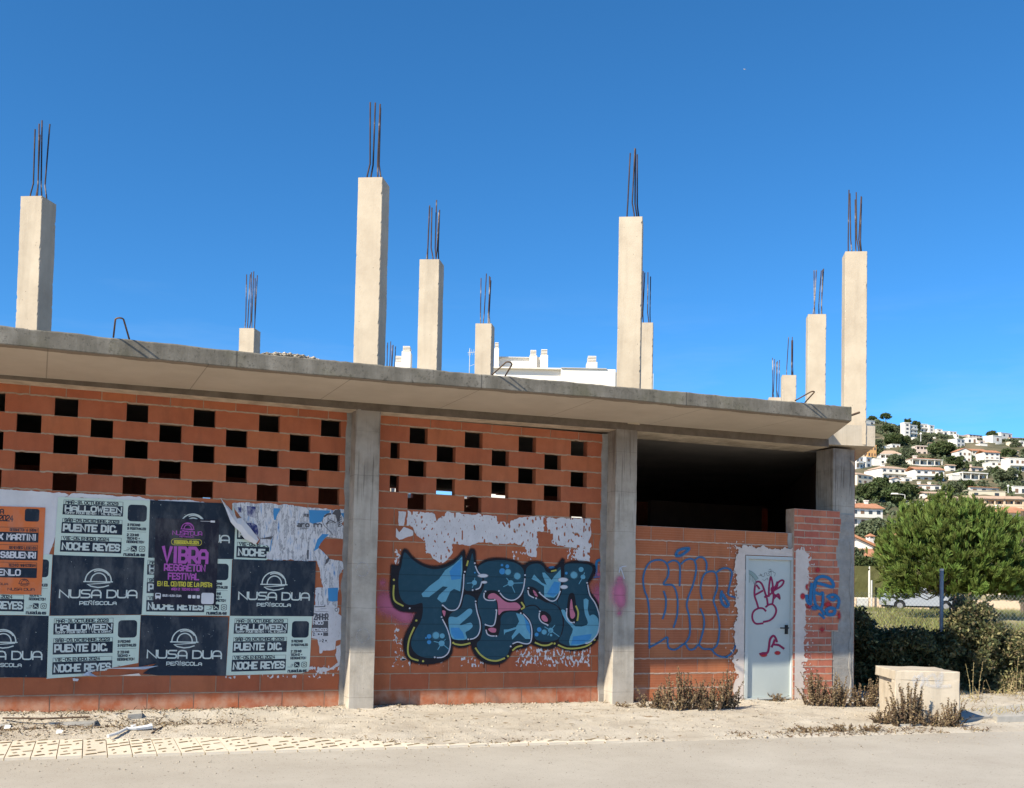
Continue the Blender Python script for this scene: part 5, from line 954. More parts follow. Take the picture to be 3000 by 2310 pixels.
def tree(px, pbase, ptop, pw, kind, label, mat='fartree', zc=None, group=None, seed=0):
    zc = zc or zc_of(px, pbase); base = G(px, zc); s = zc / FP; H = (pbase - ptop) * s; Wd = pw * s / 2; zb = CC.z + (horizon(px) - pbase) / FP * zc
    t = empty('umbrella_pine' if kind == 'umbrella' else 'cypress_tree' if kind == 'cypress' else 'tree', (base.x, base.y, min(base.z, zb)), label, 'tree', group); b = Vector(t.location); H = zb + H - b.z
    if kind == 'umbrella': rz, z0, nc = min(H * .42, Wd * .9), H * .60, 34
    elif kind == 'cypress': rz, z0, nc = H * .5, H * .52, 26
    else: rz, z0, nc = H * .46, H * .54, 40
    c = crown_centers(nc, Wd * .82, Wd * .82, rz * .86, z0, kind, seed + int(px)); big = pw > 45; cr = Wd * (.30 if kind != 'cypress' else .42)
    V, F = leafcloud(c + np.array(b), 130 if big else 60, cr, max(cr * .34, 1.6 * s), .8, 0, np.random.default_rng(seed + 5))
    npmesh('crown', V, F, np.random.default_rng(3).random(len(F)) * .7 + np.repeat(np.random.default_rng(4).random(nc) * .3, len(F) // nc), M[mat], t)
    mb = MB(); mb.tube([b + Vector((0, 0, -.6)), b + Vector((Wd * .05, 0, H * .35)), b + Vector((0, 0, H * .7))], max(.05, Wd * .09), 6, r2=max(.03, Wd * .04)); mb.build('trunk', M['bark'], t)
    return t
def house(px0, px1, ptop, pbase, label, wall='white', roof='flat', st=2, yaw=.35, roofm='roof', wins=2, chim=0, balc=0, logg=0, zc=None, deep=.8, name='house', cat='house'):
    """built in its own axes: x to the right, y away from the street, z up"""
    pc = (px0 + px1) / 2; zc = zc or zc_of(pc, pbase); HOUSES.append((px0 - 2, px1 + 2, zc)); s = zc / FP; W_ = (px1 - px0) * s; H = (pbase - ptop) * s; dp = max(W_ * deep, 3.0)
    W_ = W_ / (math.cos(abs(yaw)) + .55 * math.sin(abs(yaw)) * min(1.4, dp / W_)); d = CC + (WH + RH * ((pc - PX0) / FP)) * zc; zb = CC.z + (horizon(pc) - pbase) / FP * zc
    ang = math.atan2(RH.y, RH.x) + yaw; h = empty(name, (d.x, d.y, zb), label, cat, None, ang); Mx = Matrix.Translation((d.x, d.y, zb)) @ Matrix.Rotation(ang, 4, 'Z') @ Matrix.Translation((0, W_ * .15, 0))
    w = W_ / 2; rh = {'flat': 0, 'hip': min(H * .28, W_ * .22), 'gable': min(H * .3, W_ * .25), 'side': min(H * .25, dp * .22)}[roof]; bh = H - rh; fh = bh / st; wm = M[wall]; T = lambda x, y, z: Mx @ Vector((x, y, z))
    mb = MB(); lz0 = bh - fh if logg else bh
    mb.box(-w, w, 0, dp, -max(2.5, H * .4), lz0, M=Mx)
    if logg:
        mb.box(-w, w, min(2.2, dp * .3), dp, lz0, bh, M=Mx); mb.box(-w * 1.02, w * 1.02, -.25, dp, bh - .35, bh + (0.15 if roof == 'flat' else 0), M=Mx); mb.box(-w, w, -.05, .12, lz0, lz0 + min(.9, fh * .3), M=Mx); nn = logg + 1
        for i in range(nn): x = -w + .2 + (2 * w - .4) * i / (nn - 1); mb.box(x - .18, x + .18, .0, .36, lz0, bh - .35, M=Mx)
    elif roof == 'flat': mb.box(-w * 1.03, w * 1.03, -.18, dp + .18, bh, bh + min(.5, H * .06), M=Mx)
    mb.build('wall', wm, h)
    if W_ > 7 and 180 < zc < 700: mb = MB(); tw_ = w * (1.05 + .25 * ((px0 * 7) % 10) / 10); mb.box(-tw_, tw_ * .9, -3.2, -2.95, -3.4, -.2 - H * .05, M=Mx); mb.box(-tw_, tw_ * .9, -2.95, 0, -3.4, -.9 - H * .05, M=Mx); mb.build('terrace_wall', wm, h)
    mb = MB(); ov = .35
    if roof == 'hip':
        a = [T(-w - ov, -ov, bh), T(w + ov, -ov, bh), T(w + ov, dp + ov, bh), T(-w - ov, dp + ov, bh)]; r1, r2 = T(-w * .45, dp / 2, H), T(w * .45, dp / 2, H)
        mb.face([a[0], a[1], r2, r1]); mb.face([a[1], a[2], r2]); mb.face([a[2], a[3], r1, r2]); mb.face([a[3], a[0], r1]); mb.face([a[3], a[2], a[1], a[0]])
    elif roof == 'gable':
        for s0, s1 in ((-1, 0), (1, 0)): mb.hexa([T(s0 * (w + ov), -ov, bh - .1), T(0, -ov, H - .1), T(0, dp + ov, H - .1), T(s0 * (w + ov), dp + ov, bh - .1)], [T(s0 * (w + ov), -ov, bh + .12), T(0, -ov, H + .12), T(0, dp + ov, H + .12), T(s0 * (w + ov), dp + ov, bh + .12)])
        g = MB(); g.hexa([T(-w, 0, bh), T(w, 0, bh), T(0, 0, H - .1)], [T(-w, dp, bh), T(w, dp, bh), T(0, dp, H - .1)]); g.build('gable', wm, h)
    elif roof == 'side':
        mb.hexa([T(-w - ov, -ov - .3, bh - .05), T(w + ov, -ov - .3, bh - .05), T(w + ov, dp * .5, H - .1), T(-w - ov, dp * .5, H - .1)], [T(-w - ov, -ov - .3, bh + .12), T(w + ov, -ov - .3, bh + .12), T(w + ov, dp * .5, H + .1), T(-w - ov, dp * .5, H + .1)]); mb.hexa([T(-w - ov, dp * .5, H - .1), T(w + ov, dp * .5, H - .1), T(w + ov, dp, bh), T(-w - ov, dp, bh)], [T(-w - ov, dp * .5, H + .1), T(w + ov, dp * .5, H + .1), T(w + ov, dp + .2, bh + .15), T(-w - ov, dp + .2, bh + .15)])
    if mb.v: mb.build('roof', M[roofm], h)
    rr = random.Random(int(px0 * 7 + pbase))
    for f in range(st):
        if logg and f == st - 1: y_ = min(2.2, dp * .3)
        else: y_ = 0
        for i in range(wins):
            if wins == 0: break
            x = -w + 2 * w * (i + .5) / wins + rr.uniform(-.1, .1) * w / wins; ww, wh = min(w / wins * .45, .9), fh * rr.uniform(.20, .27); zc_ = f * fh + fh * .52
            mb = MB(); mb.box(x - ww, x + ww, y_ - .06, y_ + .05, zc_ - wh, zc_ + wh, M=Mx); o = mb.build('window', M['pane' if rr.random() < .75 else 'shade'], h)
    if yaw > .05:                                        # windows on the right flank, which the camera sees
        mb = MB(); mb.box(w - .05, w + .06, dp * .35, dp * .35 + min(1.2, dp * .2), bh * .55, bh * .55 + fh * .4, M=Mx); mb.build('window', M['pane'], h)
    for i in range(balc):
        z0 = (i + (1 if st > 1 else 0)) * fh; mb = MB(); mb.box(-w * .95, w * .75, -1.3, -.01, z0 - .12, z0 + .06, M=Mx); mb.box(-w * .95, w * .75, -1.3, -1.2, z0 + .06, z0 + min(.95, fh * .32), M=Mx); mb.box(w * .75 - .1, w * .75, -1.2, -.01, z0 + .06, z0 + min(.9, fh * .3), M=Mx); mb.build('balcony', wm, h)
    for i in range(chim):
        x = (-.4 + .8 * i) * w; cw_ = max(.35, W_ * .045); mb = MB(); z0 = bh + rh * .3; z1 = H + max(.9, H * .12); mb.box(x - cw_, x + cw_, dp * .4, dp * .4 + 2 * cw_, z0, z1 - .3, M=Mx); mb.box(x - cw_ * 1.3, x + cw_ * 1.3, dp * .4 - cw_ * .3, dp * .4 + cw_ * 2.3, z1 - .3, z1, M=Mx); mb.build('chimney', wm, h)
    return h
Z = lambda x: 2400 + x / 3.64
Y = lambda y: 1150 + y / 3.64
H = lambda x0, x1, y0, y1, *a, **k: house(Z(x0), Z(x1), Y(y0), Y(y1), *a, **k)
H(440, 650, 285, 350, 'flat white house highest on the left of the skyline beside the last roof column', st=1, yaw=.5)
H(430, 690, 335, 490, 'tall white house with shaded flank just right of the building corner', st=3, wins=3, yaw=.75, deep=1.0, balc=1)
H(905, 985, 318, 480, 'narrow white tower house under the pair of skyline pines', st=4, wins=1, yaw=.3)
H(960, 1080, 345, 475, 'stepped white terraced house right of the white tower house', st=3, wins=2, yaw=.5, balc=2)
H(1080, 1180, 330, 420, 'white house with a parapet roof terrace near the top of the hill', st=2, yaw=.3, balc=1)
H(1170, 1250, 345, 440, 'white stepped house descending the ridge', st=3, wins=1, yaw=.45)
H(1255, 1330, 385, 450, 'small white house with brown upper window on the ridge', st=2, wins=1, yaw=.3, balc=1)
H(1320, 1390, 405, 455, 'white cube house on the ridge line', st=1, wins=1, yaw=.25)
H(1390, 1490, 410, 470, 'white two storey house on the ridge left of the white stair tower', st=2, wins=2, yaw=.3)
H(1462, 1495, 440, 510, 'slim white stair tower below the ridge', st=2, wins=1, yaw=.2)
H(1460, 1600, 492, 575, 'modern white house over a dark open undercroft', st=2, wins=2, yaw=.5, logg=0)
H(1590, 1700, 475, 545, 'low white house with two dark shuttered windows', st=1, wins=2, yaw=.1)
H(1598, 1790, 428, 485, 'broad house with weathered tile roof on the ridge left of the umbrella pine', wall='pinkw', roof='hip', roofm='roofpale', st=2, wins=4, yaw=.35)
H(1490, 1600, 450, 490, 'pale pink house partly hidden on the ridge', wall='pinkw', st=1, yaw=.2)
H(1845, 2000, 455, 535, 'plain white block house right of the umbrella pine', st=1, wins=1, yaw=.45)
H(1930, 2130, 425, 475, 'white house with grey flank at the ridge on the right', st=1, wins=2, yaw=.5, chim=1)
H(2045, 2230, 462, 515, 'long cream house with tile roof at the right end of the ridge', wall='cream', roof='side', st=1, wins=2, yaw=.1)
H(2150, 2260, 512, 595, 'white two storey house at the right photo edge below the ridge', st=2, wins=2, yaw=.2)
H(690, 765, 565, 602, 'small white retaining wall house among the pines', st=1, wins=0, yaw=.2)
H(770, 880, 545, 590, 'low white house behind the dark pine clump', st=1, wins=2, yaw=.2)
H(515, 625, 560, 690, 'round looking orange house with small arched windows', wall='orange', st=2, wins=3, yaw=.2, balc=0)
H(425, 525, 622, 690, 'cream house in front of the orange house', wall='cream', roof='side', st=1, wins=2, yaw=.2)
H(655, 880, 598, 770, 'white house with a tall brown shaded loggia on the slope', st=2, wins=4, yaw=-.15, logg=4, roof='hip', roofm='roofpale')
H(1040, 1170, 562, 665, 'pale villa with pillared terrace left of the round green pine', wall='pinkw', st=2, wins=2, yaw=.1, logg=3)
H(1165, 1275, 522, 570, 'small cream villa above the round green pine', wall='cream', roof='side', roofm='roofpale', st=1, wins=1, yaw=.2)
H(1490, 1650, 582, 740, 'white gabled house on the slope right of the round pines', roof='gable', roofm='roof', st=2, wins=3, yaw=.15)
H(1640, 1800, 588, 700, 'white house with terracotta roof attached right of the gabled house', roof='side', st=2, wins=3, yaw=.1, logg=4)
H(1770, 1960, 600, 755, 'white stepped house with red brown side roof and terraces', roof='side', st=3, wins=3, yaw=.15, balc=1)
H(1960, 2080, 680, 755, 'white terrace house with brown tiled canopy on the right slope', roof='side', roofm='roofpale', st=1, wins=2, yaw=.1)
H(2040, 2230, 700, 850, 'large white house with grey flank at the right photo edge, middle of the slope', st=2, wins=3, yaw=.1, balc=1)
H(1840, 2040, 735, 830, 'white house with arched openings behind the cypress trees', st=2, wins=3, yaw=.1)
H(385, 500, 688, 810, 'white cube house with balcony left beside the corner pillar', st=2, wins=2, yaw=.55, balc=1)
H(490, 590, 690, 800, 'white house with a round window and shaded right flank', st=2, wins=1, yaw=.6)
H(588, 672, 700, 785, 'blank white gable wall house', st=1, wins=0, yaw=.1)
H(1000, 1370, 668, 780, 'white villa with terracotta roof and wide grey loggia', roof='hip', st=1, wins=4, yaw=.15, logg=4, chim=1)
H(660, 1060, 758, 925, 'large white villa with a sweeping curved balcony', roof='hip', roofm='roofpale', st=2, wins=5, yaw=.25, balc=1, chim=1)
H(1040, 1365, 772, 950, 'white two storey villa below the terracotta villa', roof='side', st=2, wins=4, yaw=.05, balc=1)
H(380, 665, 838, 975, 'cream house with projecting tiled eaves and shaded right flank', wall='cream', roof='hip', roofm='roofpale', st=2, wins=3, yaw=.6)
H(765, 895, 898, 980, 'small white outbuilding with pink roof between pines', roof='gable', roofm='roofpale', st=1, wins=2, yaw=.3)
H(1530, 1870, 848, 938, 'long low white house with a flat roof and dark terrace', st=1, wins=3, yaw=.25, logg=3)
H(1620, 1785, 778, 850, 'cream house with tile roof above the long low white house', wall='pinkw', roof='side', roofm='roofpale', st=1, wins=2, yaw=.2, chim=1)
H(1040, 1335, 958, 1040, 'low white house with wide hipped tile roof and palm', roof='hip', roofm='roofpale', st=1, wins=3, yaw=.05, chim=2)
H(1140, 1360, 1048, 1150, 'white house with arched porch and tiled eaves', roof='side', roofm='roofpale', st=1, wins=2, yaw=0)
H(1250, 1530, 1088, 1225, 'peach house with pale barrel tile roof above the near pine', wall='peach', roof='side', roofm='roofpale', st=1, wins=3, yaw=.1, logg=3)
H(1610, 1990, 983, 1075, 'white house with bright terracotta roof behind the row houses', roof='side', st=1, wins=3, yaw=.2, chim=1)
H(1600, 2050, 1045, 1120, 'cream flat roofed house with ochre parapet behind the row houses', wall='cream', st=1, wins=2, yaw=.1)
for i in range(3): H(1585 + i * 205, 1795 + i * 205, 1092 + i * 3, 1290, ['left', 'middle', 'right'][i] + ' unit of the peach row houses with pale tile roofs', wall='peach', roof='side', roofm='roofpale', st=2, wins=3, yaw=0, logg=2)
H(340, 740, 1165, 1430, 'white house with two chimneys and long balcony just right of the corner pillar', roof='side', roofm='roof', st=2, wins=4, yaw=.2, balc=1, chim=2)
H(2080, 2240, 1000, 1095, 'white house at the right photo edge above the peach row houses', st=1, wins=2, yaw=.1)
H(1965, 2330, 1205, 2160, 'cream house with tiled hip roof and brown shutters at the right photo edge', wall='cream', roof='hip', st=3, wins=3, yaw=.1, zc=112)
for a in [((1700, 1790, 505, 545), 'low tan garage below the broad ridge house', 'pinkw', 'flat', 1, 1), ((2040, 2120, 520, 560), 'cream garden house under the long cream ridge house', 'cream', 'flat', 1, 1), ((1720, 1815, 538, 566), 'long white garden wall house above the sandy slope', 'white', 'flat', 1, 0), ((1010, 1060, 470, 505), 'tiny white house on the slope under the stepped houses', 'white', 'flat', 1, 1), ((1380, 1470, 760, 850), 'white annex behind the dark pine of the mid slope', 'white', 'side', 2, 1),
    ((1420, 1530, 880, 930), 'white terraced garden walls left of the long low white house', 'white', 'flat', 1, 0), ((900, 1010, 905, 960), 'white lower annex under the curved balcony villa', 'white', 'flat', 1, 1), ((1960, 2040, 850, 900), 'small white house between the grey green tree and the cypresses', 'white', 'side', 1, 1), ((2050, 2150, 600, 660), 'pale house in the bushes on the right slope', 'cream', 'side', 1, 2), ((975, 1165, 1175, 1235), 'white pergola house below the arched porch', 'white', 'flat', 1, 2), ((850, 960, 1140, 1210), 'small pale house behind the blossoming tree', 'pinkw', 'side', 1, 1), ((1880, 2184, 860, 900), 'long white wall house at the right under the large grey flank house', 'white', 'flat', 1, 3), ((560, 640, 800, 850), 'small stone hut above the cream house', 'pinkw', 'gable', 1, 1), ((1230, 1300, 470, 505), 'small white cube house hanging below the ridge', 'white', 'flat', 1, 1)]:
    H(*a[0], a[1], a[2], a[3], st=a[4], wins=a[5], yaw=.2, roofm='roofpale')
# ------------------------------------------------------------------ trees on the hill
def T(xc, yb, yt, w, kind, label, mat='fartree', **k): return tree(Z(xc), Y(yb), Y(yt), w / 3.64, kind, label, mat, **k)
TG = 'trees on the hillside'
for i, a in enumerate([(705, 345, 207, 140, 'umbrella', 'large round pine standing on the skyline near the building corner'), (560, 300, 240, 110, 'round', 'low dark trees clump on the skyline beside the last column'), (940, 335, 262, 110, 'round', 'left tree of the dark skyline pair above the white tower house'), (1030, 335, 285, 110, 'round', 'right tree of the dark skyline pair above the white tower house'), (1850, 465, 398, 130, 'umbrella', 'lone umbrella pine on the ridge at the right'),
    (720, 420, 330, 130, 'round', 'scrubby tree below the large skyline pine'), (840, 420, 360, 130, 'round', 'tree on the rocky slope left of the white tower house', 'faroliv'), (800, 570, 430, 230, 'round', 'broad dark pine on the upper slope'), (900, 560, 455, 160, 'round', 'dark pine right of the broad upper slope pine'), (620, 600, 480, 130, 'round', 'olive green tree above the orange house', 'faroliv'), (1130, 520, 430, 160, 'round', 'shrubby trees under the stepped white houses', 'faroliv'), (1060, 570, 500, 200, 'round', 'scrub below the ridge houses', 'faroliv'),
    (1310, 680, 525, 290, 'round', 'big rounded green pine at the middle of the slope'), (1455, 830, 640, 200, 'round', 'dark pine just below the big rounded pine'), (1575, 870, 715, 70, 'cypress', 'tall cypress left of the long low white house'), (950, 720, 590, 190, 'round', 'grey green tree right of the loggia house', 'faroliv'), (820, 780, 660, 190, 'round', 'shrubs under the loggia house', 'faroliv'), (620, 680, 610, 110, 'round', 'green tree right of the orange house'), 
    (665, 1160, 890, 260, 'round', 'large dark pine above the balcony house'), (560, 1180, 950, 240, 'round', 'dark pine left of the large dark pine'), (430, 1150, 960, 150, 'round', 'pine beside the corner pillar'), (820, 1220, 960, 300, 'round', 'spreading dark pine at the shaded middle of the slope'), (950, 1190, 935, 220, 'round', 'tall pine behind the street lamp'), (1060, 1130, 1010, 150, 'round', 'small pine left of the arched porch house'),
    (1430, 1090, 960, 240, 'round', 'round green trees above the peach house', 'faroliv'), (1560, 1060, 930, 200, 'round', 'dark trees below the long low white house'), (2000, 960, 800, 260, 'round', 'broad grey green tree among the cypresses', 'faroliv'), (1900, 900, 780, 110, 'cypress', 'slim cypress before the arched white house'), (2150, 960, 760, 60, 'cypress', 'very tall cypress near the right photo edge'), (2060, 1080, 985, 170, 'round', 'green tree right of the terracotta row'), (1310, 950, 840, 50, 'cypress', 'cypress before the white two storey villa'), (1260, 950, 850, 60, 'cypress', 'shorter cypress left beside the villa cypress'), (1470, 890, 840, 100, 'round', 'small round tree beside the tall cypress'),
    (2100, 600, 510, 130, 'round', 'shrub clump beside the sandy slope', 'faroliv'), (2020, 680, 600, 170, 'round', 'dark bushes on the sandy slope'), (1300, 500, 450, 110, 'round', 'palm like tuft below the ridge', 'faroliv'), (1740, 700, 640, 60, 'round', 'small shrub between the white terraces'), (610, 1580, 1370, 420, 'round', 'grey green olive trees below the balcony house', 'faroliv'), (480, 1560, 1420, 240, 'round', 'olive tree beside the corner pillar low on the slope', 'faroliv'), (800, 1590, 1420, 260, 'round', 'olive tree left of the near pine', 'faroliv'), (1180, 1180, 1110, 120, 'round', 'dark shrub before the arched porch'), (1380, 1250, 1180, 330, 'round', 'shrubs below the peach house', 'faroliv'), (1900, 1330, 1250, 180, 'round', 'shrub below the row houses', 'faroliv')]):
    T(*a[:6], *(a[6:7] or ['fartree']), group=TG, seed=i)
# scrub over the hill: one mass
P = []
for k in range(7000):
    px = random.uniform(2380, 3350); zc = random.uniform(150, 790); p = G(px, zc)
    if any(h[0] < px < h[1] and h[2] - 15 < zc < h[2] + 8 for h in HOUSES): continue
    if noise.noise(Vector((p.x / 60, p.y / 60, 2))) > -.22 and not (2830 < px < 2990 and 560 < zc < 640): P.append((p.x, p.y, p.z + random.uniform(.2, 1.2)))
P = np.array(P); dk = np.linalg.norm(P[:, :2] - np.array([CC.x, CC.y]), axis=1); V, F = leafcloud(P, 14, rng.uniform(.6, 1.5, len(P)) * np.clip(dk / 400, .5, 1.2), np.repeat(.0017 * dk, 14)[:, None], .7)
tag(npmesh('scrub', V, F, rng.random(len(F)), M['faroliv']), 'low green scrub covering the far hillside between the houses', 'scrub', kind='stuff')
# ------------------------------------------------------------------ near the field edge
def fr(px, zc, z=None):                                # frame at a ground point: x right, y away
    p = G(px, zc); return Matrix.Translation(p if z is None else (p.x, p.y, z)) @ Matrix.Rotation(math.atan2(RH.y, RH.x), 4, 'Z')
house(2424, 2592, 1568, 1748, 'white gabled house left of the near pine, cut by the corner pillar', 'white', 'gable', 2, 0, 'roof', 0, zc=100, deep=.5)
house(2545, 2650, 1609, 1748, 'low lean-to with bright orange barrel tiles before the white gabled house', 'white', 'side', 1, 0, 'roof', 1, zc=92, deep=.6)
house(2560, 2690, 1584, 1745, 'orange tiled house behind the near pine', 'white', 'side', 1, 0, 'roof', 0, zc=116, chim=0)
def turret(px, y0, y1, zc, w, label):
    p = PD(px, y1, zc); M_ = Matrix.Translation(p) @ Matrix.Rotation(math.atan2(RH.y, RH.x) + .3, 4, 'Z'); h = (y1 - y0) * zc / FP; t = empty('chimney_turret', p, label, 'chimney'); mb = MB(); mb.box(-w, w, -w, w, -1.2, h * .45, M=M_)
    for a in (-1, 1):
        for b in (-1, 1): mb.box(a * w * .8 - .07, a * w * .8 + .07, b * w * .8 - .07, b * w * .8 + .07, h * .45, h * .65, M=M_)
    mb.build('stack', M['white'], t); mb = MB(); T = lambda *q: M_ @ Vector(q); c = [T(-w * 1.4, -w * 1.4, h * .65), T(w * 1.4, -w * 1.4, h * .65), T(w * 1.4, w * 1.4, h * .65), T(-w * 1.4, w * 1.4, h * .65)]
    for i in range(4): mb.face([c[i], c[(i + 1) % 4], T(0, 0, h)])
    mb.face(c[::-1]); mb.build('cap', M['roof'], t)
turret(2549.5, 1563, 1590, 102, .30, 'white chimney with a small tiled cap on the white gabled house'); turret(2622, 1557, 1592, 116, .42, 'white chimney turret with orange pyramid cap above the lean-to')
# screen hedge on a low cream wall
Mf = fr(2700, 70); X = lambda px: (px - 2700) / FP * 70; zt = lambda py: (1757 - py) / FP * 70 + CC.z - Mf.translation.z
mb = MB(); mb.box(X(2440), X(2511), 0, .2, -.8, zt(1753), M=Mf); mb.box(X(2549), X(3150), 0, .2, -.8, zt(1753), M=Mf); tag(mb.build('boundary_wall', M['peach']), 'low sunlit cream boundary wall behind the car and pine', 'wall')
def panel(px0, px1, label):
    n = 14; mb = MB(); pr = None
    for i in range(n + 1):
        x = X(px0) + (X(px1) - X(px0)) * i / n; cur = [(x, .05 + .03 * noise.noise(Vector((x * 3, j, 0))), zt(1753) + .01 + (zt(1661) - zt(1753)) * j / 8 + (.05 * noise.noise(Vector((x * 4, 1, 1))) if j == 8 else 0)) for j in range(9)]
        if pr:
            for j in range(8): mb.face([Mf @ Vector(q) for q in (pr[j], cur[j], cur[j + 1], pr[j + 1])])
            mb.face([Mf @ Vector(q) for q in (pr[8], cur[8], (cur[8][0], .2, cur[8][2]), (pr[8][0], .2, pr[8][2]))])
        pr = cur
    tag(mb.build('screen_hedge', M['hedge']), label, 'hedge')
panel(2440, 2546, 'olive green screening hedge on the wall left of the grey gate pole'); panel(2551, 2720, 'olive green screening hedge right of the grey gate pole, half behind the pine')
mb = MB(); mb.box(X(2511), X(2546), .05, .10, -.2, zt(1756), M=Mf); tag(mb.build('gate', M['lamp']), 'pale grey metal gate in the cream wall', 'gate')
mb = MB(); mb.tube([Mf @ Vector((X(2549), -.4, -.3)), Mf @ Vector((X(2549), -.4, zt(1702)))], .06, 8); tag(mb.build('gate_pole', M['lamp']), 'slim grey pole standing before the screening hedge', 'pole')
pts = []
for k in range(26): pts.append(Mf @ Vector((X(random.uniform(2495, 2580)), .5, zt(random.uniform(1640, 1664)))))
V, F = leafcloud([tuple(p) for p in pts], 60, .35, .13); tag(npmesh('hedge_shrub', V, F, rng.random(len(F)), M['fartree']), 'leafy shrub growing over the top of the screening hedge', 'shrub')
V, F = leafcloud([tuple(Mf @ Vector((X(2529) + random.gauss(0, .18), 1.5, zt(1628) + random.gauss(0, .35)))) for _ in range(24)], 60, .3, .11); tag(npmesh('garden_shrub', V, F, rng.random(len(F)), M['faroliv']), 'rounded garden shrub in front of the white gabled house', 'shrub')
# car
def car(px, zc, label):
    M_ = fr(px, zc); c = empty('parked_car', M_.translation, label, 'car'); prof = [(0.02, .32), (-.02, .60), (.06, .88), (.22, 1.02), (.42, 1.40), (.75, 1.50), (1.7, 1.50), (2.1, 1.44), (2.75, 1.02), (3.6, .90), (4.0, .74), (4.12, .55), (4.1, .32)]
    low = [(x, z) for x, z in prof if z < 1.03]; T = lambda *q: M_ @ Vector(q); mb = MB(); W2 = .86
    sill = []
    for wx in (3.38, .62):
        sill += [(wx + .36 * math.cos(a), .30 + .36 * math.sin(a)) for a in np.linspace(0, math.pi, 9)]
    side = low + sill
    for y, inv in ((-W2, False), (W2, True)):
        p = [T(x, y, z) for x, z in side]; mb.face(p[::-1] if not inv else p)
    for (a, b) in zip(low[:-1], low[1:]): mb.face([T(a[0], -W2, a[1]), T(b[0], -W2, b[1]), T(b[0], W2, b[1]), T(a[0], W2, a[1])])
    up = [(.22, 1.02), (.42, 1.40), (.75, 1.50), (1.7, 1.50), (2.1, 1.44), (2.75, 1.02)]; ins = lambda z: W2 - (z - 1.02) * .32
    for s_ in (-1, 1):
        p = [T(x, s_ * ins(z), z) for x, z in up]; mb.face(p)
    for a, b in zip(up[:-1], up[1:]): mb.face([T(a[0], -ins(a[1]), a[1]), T(b[0], -ins(b[1]), b[1]), T(b[0], ins(b[1]), b[1]), T(a[0], ins(a[1]), a[1])])
    mb.build('body', M['car'], c)
    for pts in ([(.52, 1.06), (.62, 1.36), (1.28, 1.40), (1.28, 1.06)], [(1.36, 1.06), (1.36, 1.40), (1.95, 1.37), (2.45, 1.06)]):
        mb = MB(); mb.hexa([T(x, -ins(z) - .012, z) for x, z in pts], [T(x, -ins(z) + .02, z) for x, z in pts]); mb.build('window', M['pane'], c)
    mb = MB(); mb.hexa([T(x, y, z) for x, y, z in ((.20, -.7, 1.05), (.20, .7, 1.05), (.38, .65, 1.36), (.38, -.65, 1.36))], [T(x, y, z) for x, y, z in ((.26, -.7, 1.05), (.26, .7, 1.05), (.44, .65, 1.36), (.44, -.65, 1.36))]); mb.build('rear_window', M['pane'], c)
    for y in (-W2 - .01, W2 - .12): mb = MB(); mb.box(-.01, .14, y, y + .13, .80, 1.0, M=M_); mb.build('tail_light', GRD, c)
    for wx in (.62, 3.38):
        for wy in (-W2 + .08, W2 - .08):
            ring = lambda r, y: [T(wx + r * math.cos(a), y, .30 + r * math.sin(a)) for a in np.linspace(0, 2 * math.pi, 17)[:-1]]
            mb = MB(); mb.hexa(ring(.31, wy - .1), ring(.31, wy + .1)); w = mb.build('wheel', M['tyre'], c); mb = MB(); mb.hexa(ring(.17, wy - .11), ring(.17, wy + .11)); mb.build('rim', M['rim'], w)
    mb = MB(); mb.box(.1, 4.0, -W2 + .1, W2 - .1, .2, .4, M=M_); mb.build('underside', M['tyre'], c)
car(2592, 62, 'silver hatchback parked by the cream wall, half hidden by the near pine')
# lamps and pole
def lamp(px, y0, y1, zc, kind, label):
    p = PD(px, y1, zc); h = (y1 - y0) * zc / FP; t = empty('street_lamp', p, label, 'street lamp'); r = max(.05, zc * .00035); mb = MB(); mb.tube([p, p + Vector((0, 0, h))], r * 1.3, 6, r2=r)
    if kind == 'arm': mb.tube([p + Vector((0, 0, h)), p + Vector((0, 0, h)) - RH * .9 + Vector((0, 0, .1))], r, 5)
    mb.build('pole', M['lamp'], t); mb = MB()
    if kind == 'arm': q = p + Vector((0, 0, h + .05)) - RH * 1.3; mb.hexa([q + RH * a * .45 + WH * b * .15 for a, b in ((-1, -1), (1, -1), (1, 1), (-1, 1))], [q + RH * a * .35 + WH * b * .1 + Vector((0, 0, .16)) for a, b in ((-1, -1), (1, -1), (1, 1), (-1, 1))])
    else:
        for k in range(5):
            z0, z1 = math.cos(math.pi * k / 5), math.cos(math.pi * (k + 1) / 5); R_ = r * 3.5; cc = p + Vector((0, 0, h + R_))
            for a in range(8):
                f = lambda z, i: cc + Vector((R_ * math.sqrt(max(0, 1 - z * z)) * math.cos(i * .785), R_ * math.sqrt(max(0, 1 - z * z)) * math.sin(i * .785), R_ * z)); mb.face([f(z0, a), f(z1, a), f(z1, a + 1), f(z0, a + 1)])
    mb.build('lamp_head', M['white'], t)
lamp(2650.6, 1450, 1590, 128, 'arm', 'tall grey street lamp rising left behind the near pine'); lamp(2697.6, 1275, 1294, 480, 'globe', 'globe lamp below the stepped white house on the hill'); lamp(2953.7, 1428, 1445, 260, 'globe', 'globe lamp beside the terracotta roof house'); lamp(2937, 1484, 1516, 190, 'arm', 'small street lamp before the peach row houses')
p = G(2998, 52); mb = MB(); mb.tube([p - Vector((0, 0, .5)), p + Vector((0, 0, (1790 - 1482) * 52 / FP))], .11, 8, r2=.09); tag(mb.build('utility_pole', M['bark']), 'brown wooden utility pole at the right photo edge', 'utility pole')
